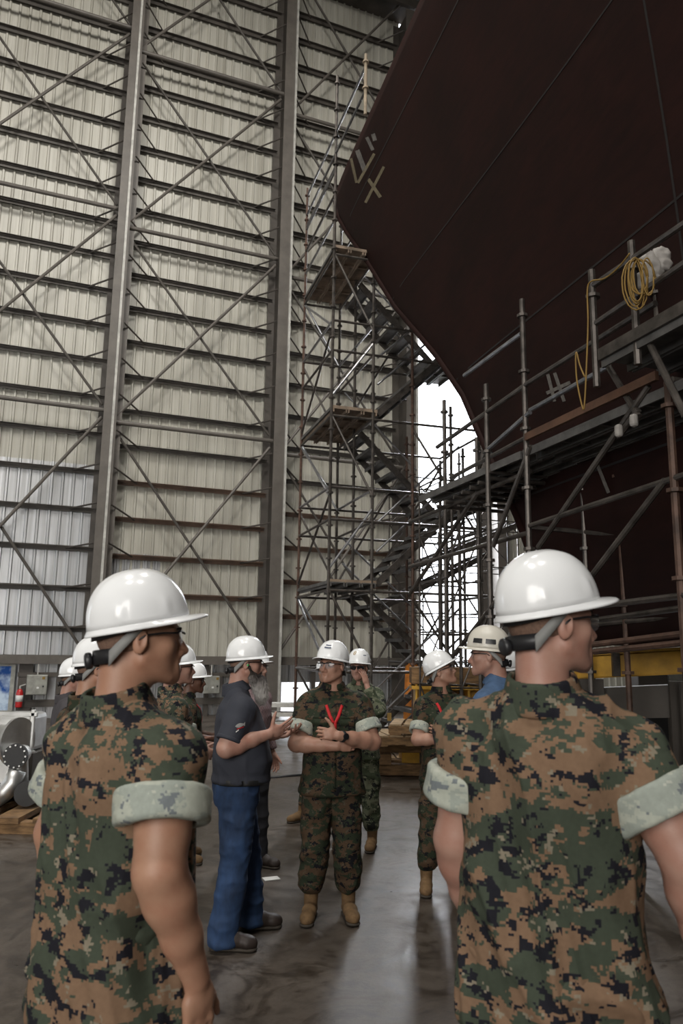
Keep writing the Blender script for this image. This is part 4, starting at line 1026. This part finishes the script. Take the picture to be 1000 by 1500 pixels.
mb.bar(pa+o_-Vector((0, -.3, .34)), pb+o_-Vector((0, -.3, .34)), .3, .26); mb.build('dark_cross_member', M['steel_dark'], t_)
# keel stand behind the crossed-arms marine
ks = empty('keel_stand', at_z(655, 1128, 0)); tag(ks, 'yellow steel stand with thick timber on top, behind the crossed arms person', 'keel stand'); kb = Vector(ks.location)
w0 = at_y(607, 1000, kb.y)-kb; w1 = at_y(735, 1000, kb.y)-kb; x0, x1 = w0.x, w1.x; zt = at_y(640, 1002, kb.y).z
MB().bar((x0-.05, .1, zt+.12), (x1+.6, .1, zt+.12), .42, .24).build('timber_block', M['timber'], ks, bevel=.015)
for xq in (x0+.14, x0+.9, x1+.2):
    mb = MB(); mb.box((xq-.12, .1, zt/2), (.03, .34, zt)); mb.box((xq+.12, .1, zt/2), (.03, .34, zt)); mb.box((xq, .1, zt/2), (.24, .03, zt)); mb.build('leg', M['yellow'], ks)
mb = MB(); mb.box(((x0+x1)/2+.3, .1, zt-.05), (x1-x0+.7, .40, .05)); mb.box(((x0+x1)/2+.3, .1, .42), (x1-x0+.7, .5, .05)); mb.build('cap_plate', M['yellow'], ks)
mb = MB(); mb.box(((x0+x1)/2+.35, .1, .18), (x1-x0+1.1, .55, .34)); mb.build('base_block', M['yellow'], ks, bevel=.02)
mb = MB(); mb.box(((x0+x1)/2+.7, .35, zt*.6), (x1-x0+.3, .04, zt*.7)); mb.build('rear_plate', M['timber'], ks)
def pallet(lbl, px, py, w_, d_, rz, z=0, n_=5):
    t_ = empty('wooden_pallet', at_z(px, py, 0)+Vector((0, 0, z)), rz); tag(t_, lbl, 'pallet')
    for i in range(n_): MB().box((-w_/2+w_*(i+.5)/n_, 0, .125), (w_/n_-.03, d_, .022)).build('deck_board', M['timber_pale'], t_)
    for j in (-1, 0, 1): MB().box((0, j*(d_/2-.05), .065), (w_, .09, .095)).build('runner', M['timber'], t_)
    for i in (0, n_//2, n_-1): MB().box((-w_/2+w_*(i+.5)/n_, 0, .009), (w_/n_-.03, d_, .018)).build('bottom_board', M['timber'], t_)
    return t_
t_ = empty('timber_crib', at_z(598, 1132, 0)); tag(t_, 'stack of heavy timber cribbing on the floor beneath the pallets', 'timber')
for j in range(3):
    for i in range(2):
        mb = MB(); (mb.box((0, -.22+.44*i, .08+.15*j), (1.0, .17, .145)) if j % 2 == 0 else mb.box((-.35+.7*i, 0, .08+.15*j), (.17, .8, .145))); mb.build('baulk', M['timber'], t_, bevel=.008)
pallet('worn wooden pallet lying flat on top of the timber cribbing', 590, 1140, 1.0, .8, .2, .46)
pallet('second wooden pallet overlapping the cribbing beside the yellow stand', 622, 1142, .9, .8, -.15, .60)
pallet('lone wooden pallet on the floor at the foot of the stair tower', 566, 1118, 1.0, .8, .05, 0)
# small tagged things near the tower foot
t_ = MB().box((0, 0, 0), (.06, .012, .11)).build('inspection_tag', M['rope']); t_.location = at_y(570, 1050, 11.0); tag(t_, 'small yellow inspection tag hanging on the stair tower', 'tag')
t_ = empty('orange_barrel', at_z(604, 1100, 0)); tag(t_, 'orange plastic drum beyond the stair tower, left of the yellow stand', 'drum'); zq = 0
MB().lathe([(.0, .0), (.15, 0), (.16, .03), (.14, .5), (.12, .95), (.06, 1.0), (.0, 1.0)], Matrix.Translation((0, 0, .45)), 20).build('drum_body', M['orange'], t_, smooth=True)
MB().lathe([(.0, .0), (.2, 0), (.2, .45), (.0, .45)], Matrix.Identity(4), 12).build('rubber_base', M['black'], t_)
# air hose on the floor
h_ = [at_z(392, 1139, .012), at_z(430, 1136, .012), at_z(470, 1133, .012), at_z(530, 1130, .012), at_z(600, 1128, .012)]
ob = MB().path(h_, .016, 8).build('hose', M['black'], smooth=True); tag(ob, 'black hose lying across the floor behind the group', 'hose')
ob = MB().box((0, 0, 0), (.12, .08, .006), .4).build('paper_scrap', M['white']); ob.location = at_z(397, 1287, .005); tag(ob, 'small white paper scrap on the floor beside the black shoe', 'paper')
# added rack whose pale slats break the low daylight gap into bright strips
t_ = empty('daylight_slat_rack', at_z(424, 1098, 0)+Vector((-.1, .8, 0))); tag(t_, 'added pale slat rack in front of the daylight gap, behind the gesturing hands', 'rack')
for i in range(3): MB().box((0, 0, .35+.16*i), (1.1, .3, .07)).build('shelf', M['conduit'], t_)
for sx in (-.5, .5): MB().box((sx, 0, .4), (.05, .3, .8)).build('upright', M['steel_dark'], t_)
# trailers seen beneath the hull at right
for px, py, lbl in ((992, 1012, 'pale metal louvred cabinet glimpsed under the hull at right edge'), (948, 1018, 'dark metal cabinet with shelf glimpsed under the hull')):
    t_ = empty('cabinet', at_y(px, py, 9.5)); t_.location.z = 0; tag(t_, lbl, 'cabinet'); mm = 'box_grey' if px > 980 else 'steel'
    MB().box((0, 0, .75), (.36, .4, 1.5)).build('cabinet_body', M[mm], t_, bevel=.01)
    MB().box((0, -.21, .95), (.28, .02, .6)).build('louvre', M['conduit' if px > 980 else 'black'], t_); MB().box((0, -.23, 1.0), (.30, .02, .03)).build('shelf_edge', M['conduit'], t_)

# aluminium ducting and pipe fittings, far left
def flange(mb, c, dr, r, th=.03): mb.lathe([(0, 0), (r, 0), (r, th), (0, th)], axis_m(c, dr), 28); return mb
dk = empty('wooden_skid', at_z(10, 1204, 0)); tag(dk, 'dark timber skid on the floor carrying the pipe fittings at far left', 'skid')
for i in range(4): MB().box((-.5+.35*i, 0, .12), (.22, 1.0, .05)).build('board', M['timber'], dk)
for j in (-1, 1): MB().box((0, j*.4, .05), (1.5, .12, .1)).build('runner', M['timber'], dk)
base = Vector(dk.location); YD = base.y
def dl(x, y, Y): return at_y(x, y, Y)
t_ = empty('duct_section', dl(30, 1090, YD+.5)); t_.location.z = 0; tag(t_, 'square aluminium duct section with bolted rim, standing behind the black flanged pipe', 'duct'); o_ = -Vector(t_.location)
a = dl(30, 1071, YD+.5)+o_; mb = MB(); hw = 27*(YD+.5)/1117; hh = 26*(YD+.5)/1117
mb.box(a, (hw*2, .45, hh*2)); mb.build('duct_body', M['alu'], t_, bevel=.05)
mb = MB()
for sx, sz, w_, h2 in ((-1, 0, .05, hh*2+.1), (1, 0, .05, hh*2+.1), (0, 1, hw*2+.1, .05), (0, -1, hw*2+.1, .05)): mb.box(a+Vector((sx*hw, -.2, sz*hh)), (w_, .03, h2))
mb.build('bolted_rim', M['alu'], t_, bevel=.01)
mb = MB(); mb.box((a.x, a.y, (a.z-hh)/2+.07), (.5, .5, a.z-hh-.14)); mb.build('stand', M['steel_dark'], t_)
t_ = empty('duct_section', dl(4, 1090, YD+.2)); t_.location.z = 0; tag(t_, 'aluminium duct end with curved bolted rim cut by the left edge', 'duct'); o_ = -Vector(t_.location)
a = dl(0, 1085, YD+.2)+o_; mb = MB(); mb.lathe([(.16, -.2), (.16, .15), (.24, .2), (.24, .23), (.14, .23)], axis_m(a, (1, -.35, 0)), 30); mb.build('duct_body', M['alu'], t_, smooth=False)
mb = MB(); mb.box((a.x, a.y, a.z/2-.02), (.3, .3, a.z-.26)); mb.build('stand', M['steel_dark'], t_)
t_ = empty('flanged_pipe', dl(26, 1150, YD)); t_.location.z = 0; tag(t_, 'grey pipe elbow with round black bolted cover facing the camera, upper of two', 'pipe fitting'); o_ = -Vector(t_.location)
a = dl(26, 1106, YD)+o_; q = 17.0*YD/1117; fr_ = Vector((0.1, -1, 0)).normalized()
mb = MB(); mb.tube(a+Vector((0, .12, 0)), a+fr_*.06, q*.72, 24); mb.tube(a+Vector((0, .05, 0)), a+Vector((.01, .1, -q*2.6)), q*.66, 24); mb.build('pipe_body', M['alu'], t_, smooth=False)
mb = MB(); flange(mb, a+fr_*.05, fr_, q); flange(mb, a+fr_*.08, fr_, q*.8, .012); mb.build('black_cover', M['black_matt'], t_)
for i in range(12):
    an = 2*pi*i/12; c = a+fr_*.085+Vector((cos(an)*q*.88, 0, sin(an)*q*.88)); MB().tube(c, c+fr_*.012, .009, 6).build('bolt', M['alu'], t_)
t_ = empty('flanged_pipe', dl(40, 1180, YD-.1)); t_.location.z = 0; tag(t_, 'open ended grey pipe with black flange lying low on the skid', 'pipe fitting'); o_ = -Vector(t_.location)
a = dl(40, 1162, YD-.1)+o_; q = 17.0*YD/1117
mb = MB(); mb.tube(a+Vector((.05, .5, .02)), a, q*.8, 24); mb.lathe([(q*.75, 0), (q, 0), (q, .03), (q*.75, .03)], axis_m(a, fr_), 28); mb.build('pipe_body', M['black_matt'], t_)
t_ = empty('flanged_pipe', dl(12, 1150, YD-.05)); t_.location.z = 0; tag(t_, 'bent grey pipe spool sweeping down to the left edge beside the flanges', 'pipe fitting'); o_ = -Vector(t_.location)
pts = [dl(26, 1128, YD)+o_, dl(18, 1146, YD-.02)+o_, dl(8, 1160, YD-.05)+o_, dl(-8, 1172, YD-.05)+o_]
mb = MB(); mb.path(pts, q*.74, 20); mb.build('pipe_body', M['alu'], t_, smooth=True)
mb = MB(); mb.lathe([(q*.55, 0), (q*1.0, 0), (q*1.0, .03), (q*.55, .03)], axis_m(dl(6, 1128, YD+.05)+o_, (.3, -1, 0)), 28); mb.build('loose_ring', M['alu'], t_)

# ------------------------------------------------------------------ the people
LAN = [(-.075, 1.44), (-.03, 1.34), (0, 1.26), (.03, 1.34), (.075, 1.44)]
pl = person
fl = pl('person nearest left, tanned, woodland camouflage, white hard hat, seen from behind facing right', -.552, 2.03, 40, 1.04, head=(28, 2, 0), skin_m='skin_tan', res=.0042, seed=11,
        arms={'R': dict(el=(.24, -.06, 1.165), wr=(.25, .05, .92), hd=(0, .12, -1), hn=(-1, .1, 0), thick=1.12), 'L': dict(el=(-.26, -.02, 1.16))}, fold=.022, foldf=(9, 9, 1.7), bulk=1.09, lanyard=None, hat_tilt=2, sleeve=.54)
fr = pl('person nearest right, fair skin, woodland camouflage back to camera, white hard hat, head turned right', .525, 1.96, 26, 1.072, head=(48, 2, 0), skin_m='skin_fair', res=.0042, seed=23,
        arms={'R': dict(el=(.29, -.03, 1.17), wr=(.315, .05, .93), hn=(-1, .1, 0), thick=1.1), 'L': dict(el=(-.225, .0, 1.15), wr=(-.225, .12, .93), hn=(1, .1, 0))}, fold=.023, foldf=(9, 9, 1.6), bulk=1.08, hat_tilt=2, sleeve=.57)
jm = pl('person with long grey beard, navy polo and blue jeans, gesturing with both hands', -.615, 4.84, 78, .965, head=(-2, -2, 0), outfit='polo', skin_m='skin_fair', res=.0048, seed=31, belly=.045, beard=True, boots='boot_brown',
        arms={'R': dict(el=(.235, -.095, 1.16), wr=(.18, .17, 1.235), hn=(-.9, .15, .35), curls=[(8, 12, 8), (14, 18, 10), (22, 22, 12), (28, 28, 16)], spread=.22, thumb=(.35, .95, .2), tcurl=.15, thick=1.12),
              'L': dict(el=(-.24, .0, 1.14), wr=(-.13, .26, 1.19), hn=(.35, .0, .95), curls=[(10, 18, 12), (18, 24, 14), (28, 30, 16), (35, 32, 18)], spread=.2, thumb=(.4, .9, .3), thick=1.1)},
        feet=[(.17, -.05, 14), (-.13, .14, -2)], bulk=1.12, fold=.006, sleeve=.82, full=.004)
cm = pl('person at centre facing camera, arms crossed, woodland camouflage, red lanyard, dark wristwatch', -.035, 5.22, 177, .955, head=(36, 1, 0), outfit='camo_dark', skin_m='skin_mid', res=.0045, seed=41, lanyard=[(-.055, 1.40), (-.03, 1.33), (-.008, 1.285), (-.006, 1.235)], pockets=True, eyes=True, hair='hair',
        arms={'L': dict(el=(-.27, .10, 1.155), wr=(-.02, .285, 1.215), hd=(1, .05, .15), hn=(.0, -1, -.2), curls=[(30, 45, 25), (32, 48, 28), (36, 50, 30), (40, 52, 30)], thumb=(.55, .8, -.1), thick=1.1),
              'R': dict(el=(.255, .10, 1.14), wr=(-.02, .20, 1.135), hd=(-1, -.05, .05), hn=(0, -1, .2), curls=[(30, 40, 20)]*4, thick=1.08)},
        feet=[(.135, .02, 10), (-.125, .0, -8)], bulk=1.13, fold=.009, sleeve=.70, hat_tilt=0)
ribbon(cm[0], cm[1], [(.055, 1.40), (.03, 1.33), (.006, 1.285)], .020, M['red'], 'lanyard', off=.007)
nv = pl('person in green digital camouflage and dark glasses, hand raised to cheek', .185, 6.95, 196, .925, head=(-2, -4, 0), outfit='green', skin_m='skin_fair', res=.006, seed=51, glass='dark', hair='stubble',
        arms={'L': dict(el=(-.24, .18, 1.26), wr=(-.115, .16, 1.49), hd=(.28, -.05, 1), hn=(.9, -.45, -.1), curl=(12, 18, 12), thumb=(.6, .4, .5), size=1.0), 'R': dict(el=(.24, .08, 1.15), wr=(.0, .22, 1.16), hn=(0, -1, 0))}, feet=[(.15, 0, 5), (-.14, .02, -5)], sleeve=.9, bulk=1.05, long_sleeve=True)
ca = pl('person with arms crossed looking up to the right, camouflage and red lanyard', .79, 5.86, 166, .925, head=(-62, 18, 0), outfit='camo_dark', skin_m='skin_mid', res=.0052, seed=61, lanyard=[(-.075, 1.45), (-.05, 1.36), (-.01, 1.24), (.05, 1.32), (.085, 1.42)],
        arms={'R': dict(el=(.26, .10, 1.14), wr=(.0, .26, 1.16), hd=(-1, .05, .1), hn=(0, -1, 0), curls=[(30, 45, 25)]*4), 'L': dict(el=(-.26, .10, 1.15), wr=(.05, .25, 1.21), hd=(1, .0, .1), hn=(0, -1, 0), curls=[(30, 45, 25)]*4)}, feet=[(.17, .05, 22), (-.1, 0, -8)], hat_tilt=4, fold=.007)
bs_ = pl('person in blue work shirt facing left, cream hard hat with dark bands', .93, 4.62, -62, 1.01, head=(-14, -3, 0), outfit='blue', skin_m='skin_fair', res=.0052, seed=71, hatmat='hat_old', hair='stubble', full=.004, bulk=1.08, strap=True)
hb = pl('person mostly hidden behind the nearest right head, only white hard hat showing', 1.105, 5.15, 70, .935, head=(5, 0, 0), outfit='camo', res=.008, seed=81)
l8 = pl('person behind the nearest left shoulder, camouflage, pale rolled cuff, white hard hat', -1.265, 3.95, 45, .955, head=(22, 0, 0), outfit='camo_dark', skin_m='skin_tan', res=.0058, seed=91, arms={'L': dict(el=(-.27, -.06, 1.16), wr=(-.25, .05, .94), hn=(1, .1, 0))}, bulk=1.05, lanyard=LAN)
l9 = pl('person at far left in dark shirt with thin red lanyard and white hard hat', -2.0, 5.75, 62, .875, head=(10, -2, 0), outfit='grey', skin_m='skin_fair', res=.007, seed=101, lanyard=LAN)
l10 = pl('person furthest left, only the top of a white hard hat visible between two others', -2.30, 6.9, 60, .905, outfit='camo', res=.009, seed=111)
ra = pl('person behind the nearest left face, camouflage, bent arm, brim just showing', -1.13, 5.3, 68, .935, head=(4, 0, 0), outfit='camo', skin_m='skin_fair', res=.006, seed=121, arms={'R': dict(el=(.25, -.03, 1.14), wr=(.16, .18, 1.08), hn=(-1, .1, 0)), 'L': dict(el=(-.25, 0, 1.14), wr=(-.15, .2, 1.1), hn=(1, 0, 0))}, feet=[(.13, 0, 8), (-.12, .05, -5)])
rb_ = pl('short person with dark skin in profile, white hard hat, red lanyard, left of bearded person', -1.245, 6.45, 78, .855, head=(6, -3, 0), outfit='camo_dark', skin_m='skin_dark', res=.0055, seed=131, hair='hair', lanyard=LAN, arms={'R': dict(el=(.25, .0, 1.14), wr=(.12, .24, 1.12), hn=(-1, 0, .2)), 'L': dict(el=(-.25, 0, 1.14), wr=(-.12, .26, 1.12), hn=(1, 0, .2))})
pk = pl('person in pale pink checked shirt and dark trousers standing behind the bearded man', -.70, 6.25, 120, .925, outfit='plaid', skin_m='skin_fair', res=.007, seed=141, boots='black' if False else 'boot_brown', feet=[(.12, 0, 8), (-.12, .05, -8)], sleeve=.9, long_sleeve=True)
hd_ = pl('person hidden behind the crossed arms listener, only one tan boot visible', -.135, 7.85, 190, .875, outfit='camo', res=.009, seed=151, feet=[(.26, .0, 40), (-.10, 0, -8)], arms={'R': dict(el=(.19, -.06, 1.15), wr=(.12, .12, 1.0)), 'L': dict(el=(-.19, -.06, 1.15), wr=(-.12, .12, 1.0))}, bulk=.9)
# prints and stickers
def hp(r_, *a, **k): return hat_patch(r_[2], r_[3], *a, **k)
for u_, w_ in ((.40, .050), (.30, .058)):
    hp(cm, R(-14), u_, w_, .010, M['ink'], 'printed_line')
hp(nv, R(14), .42, .042, .046, M['gold'], 'round_emblem', round_=True); hp(nv, R(14), .42, .030, .034, M['hat'], 'emblem_centre', round_=True); hp(nv, R(14), .42, .012, .020, M['gold'], 'emblem_symbol'); hp(nv, R(-48), .30, .04, .008, M['ink'], 'printed_line')
for ph in (-62, -98): hp(bs_, R(ph), .16, .056, .024, M['black'], 'dark_band')
hp(jm, R(22), .45, .012, .05, M['ink'], 'printed_mark'); hp(jm, R(-22), .3, .012, .03, M['ink'], 'printed_mark')
# wristwatches
def watch(r_, k, f=.04):
    P_, A_ = r_[0], r_[5]; el = Vector(A_[k]['el']); wr = Vector(A_[k]['wr']); d = (wr-el).normalized(); c = wr-d*f
    st = MB().lathe([(.034, -.011), (.036, -.008), (.036, .008), (.034, .011)], axis_m(c, d), 24).build('wristwatch', M['black'], P_, smooth=True, solid=.003)
    o_ = -Vector(A_[k]['hn']).normalized(); o_ = (o_-d*o_.dot(d)).normalized(); MB().lathe([(.0, 0), (.021, 0), (.022, .004), (.021, .010), (.0, .011)], axis_m(c+o_*.033, o_), 24).build('watch_face', M['frame'], st, smooth=False)
watch(cm, 'L'); watch(ca, 'L')
# polo sleeve emblem, earplug, tattoo-free
P_, sh_, _, _, T_, A_, SL_ = jm
bvs = BVHTree.FromPolygons([v.co for v in sh_.data.vertices], [p.vertices for p in sh_.data.polygons])
def decal(parent, bv, c, w_, h_, m_, nm, dirn=Vector((1, 0, 0)), shape=None, off=.004):
    rows = []; u_ = Vector((0, 1, 0)); v_ = Vector((0, 0, 1))
    for i in range(7):
        row = []
        for j in range(5):
            a = i/6-.5; b_ = (j/4-.5)*(1 if shape is None else shape(i/6)); p = Vector(c)+u_*a*w_+v_*(b_*h_)+v_*(a*.012); h_2 = bv.ray_cast(p+dirn*.4, -dirn); row.append((h_2[0] if h_2[0] else p)+dirn*off)
        rows.append(row)
    MB().grid(rows).build(nm, m_, parent, smooth=True)
fish = lambda f: (math.sin(pi*min(1, f*1.15))**.7 if f < .8 else .35+(f-.8)*3)
decal(sh_, bvs, (.2, -.02, 1.30), .062, .026, M['strap_grey'], 'sleeve_emblem', shape=fish); decal(sh_, bvs, (.2, -.018, 1.284), .045, .005, M['red'], 'sleeve_emblem_stripe'); decal(sh_, bvs, (.2, -.036, 1.268), .018, .007, M['white'], 'sleeve_emblem_mark')
MB().lathe([(.0, -.006), (.006, -.005), (.007, .004), (.0, .007)], axis_m(T_ @ Vector((.086, -.001, -.008)), T_.to_3x3() @ Vector((1, 0, 0))), 12).build('earplug', M['earplug'], P_, smooth=True)

# ------------------------------------------------------------------ light
w = bpy.data.worlds.new('overcast'); bpy.context.scene.world = w; w.use_nodes = True
nt = w.node_tree; bg = nt.nodes['Background']; tc = nt.nodes.new('ShaderNodeTexCoord'); sp = nt.nodes.new('ShaderNodeSeparateXYZ'); rp = nt.nodes.new('ShaderNodeValToRGB')
nt.links.new(tc.outputs['Generated'], sp.inputs[0]); nt.links.new(sp.outputs[2], rp.inputs[0]); rp.color_ramp.elements[0].color = (.80, .84, .9, 1); rp.color_ramp.elements[1].color = (.93, .96, 1.0, 1)
nt.links.new(rp.outputs[0], bg.inputs[0]); bg.inputs[1].default_value = 6
def area(nm, loc, target, sx, sy, en, col=(1, 1, 1), spread=180):
    L = bpy.data.lights.new(nm, 'AREA'); L.shape = 'RECTANGLE'; L.size = sx; L.size_y = sy; L.energy = en; L.color = col; L.spread = R(spread)
    o = bpy.data.objects.new(nm, L); C.objects.link(o); o.location = loc; d = Vector(target)-Vector(loc); o.rotation_euler = d.to_track_quat('-Z', 'Y').to_euler(); return o
dc = wp(19.8, 16, -.8); tgt = dc-WN*10-Vector((0, 0, 6))
area('doorway_daylight', dc, tgt, 2.8, 16, 5000, (.93, .96, 1.0))
# unseen fill lights added under the roof, left half of the hall, behind and above the camera
for i, (s_, o_, en) in enumerate(((-6, 13, 600), (5, 12, 600), (-8, 19, 480), (1, 20, 450))):
    p = wp(s_, 0, o_); p.z = 19.6; q = wp(s_, 0, max(0, o_-13)); q.z = 4; area('hall_fill_light', p, q, 1.6, 1.6, en, (1, .965, .90), 140)
area('rear_fill_light', (-4.5, -9, 5.5), (-2, 14, 4), 8, 7, 600, (1, .97, .92), 110)  # unseen fill light added behind the camera, no doorway built there
area('left_doorway_daylight', wp(-18, 0, 5)+Vector((0, 0, 2)), wp(0, 3, 0), 3, 4, 260, (.85, .92, 1))
vs = bpy.context.scene.view_settings; vs.view_transform = 'Standard'; vs.look = 'None'; vs.gamma = 1; vs.use_curve_mapping = False; vs.exposure = 0
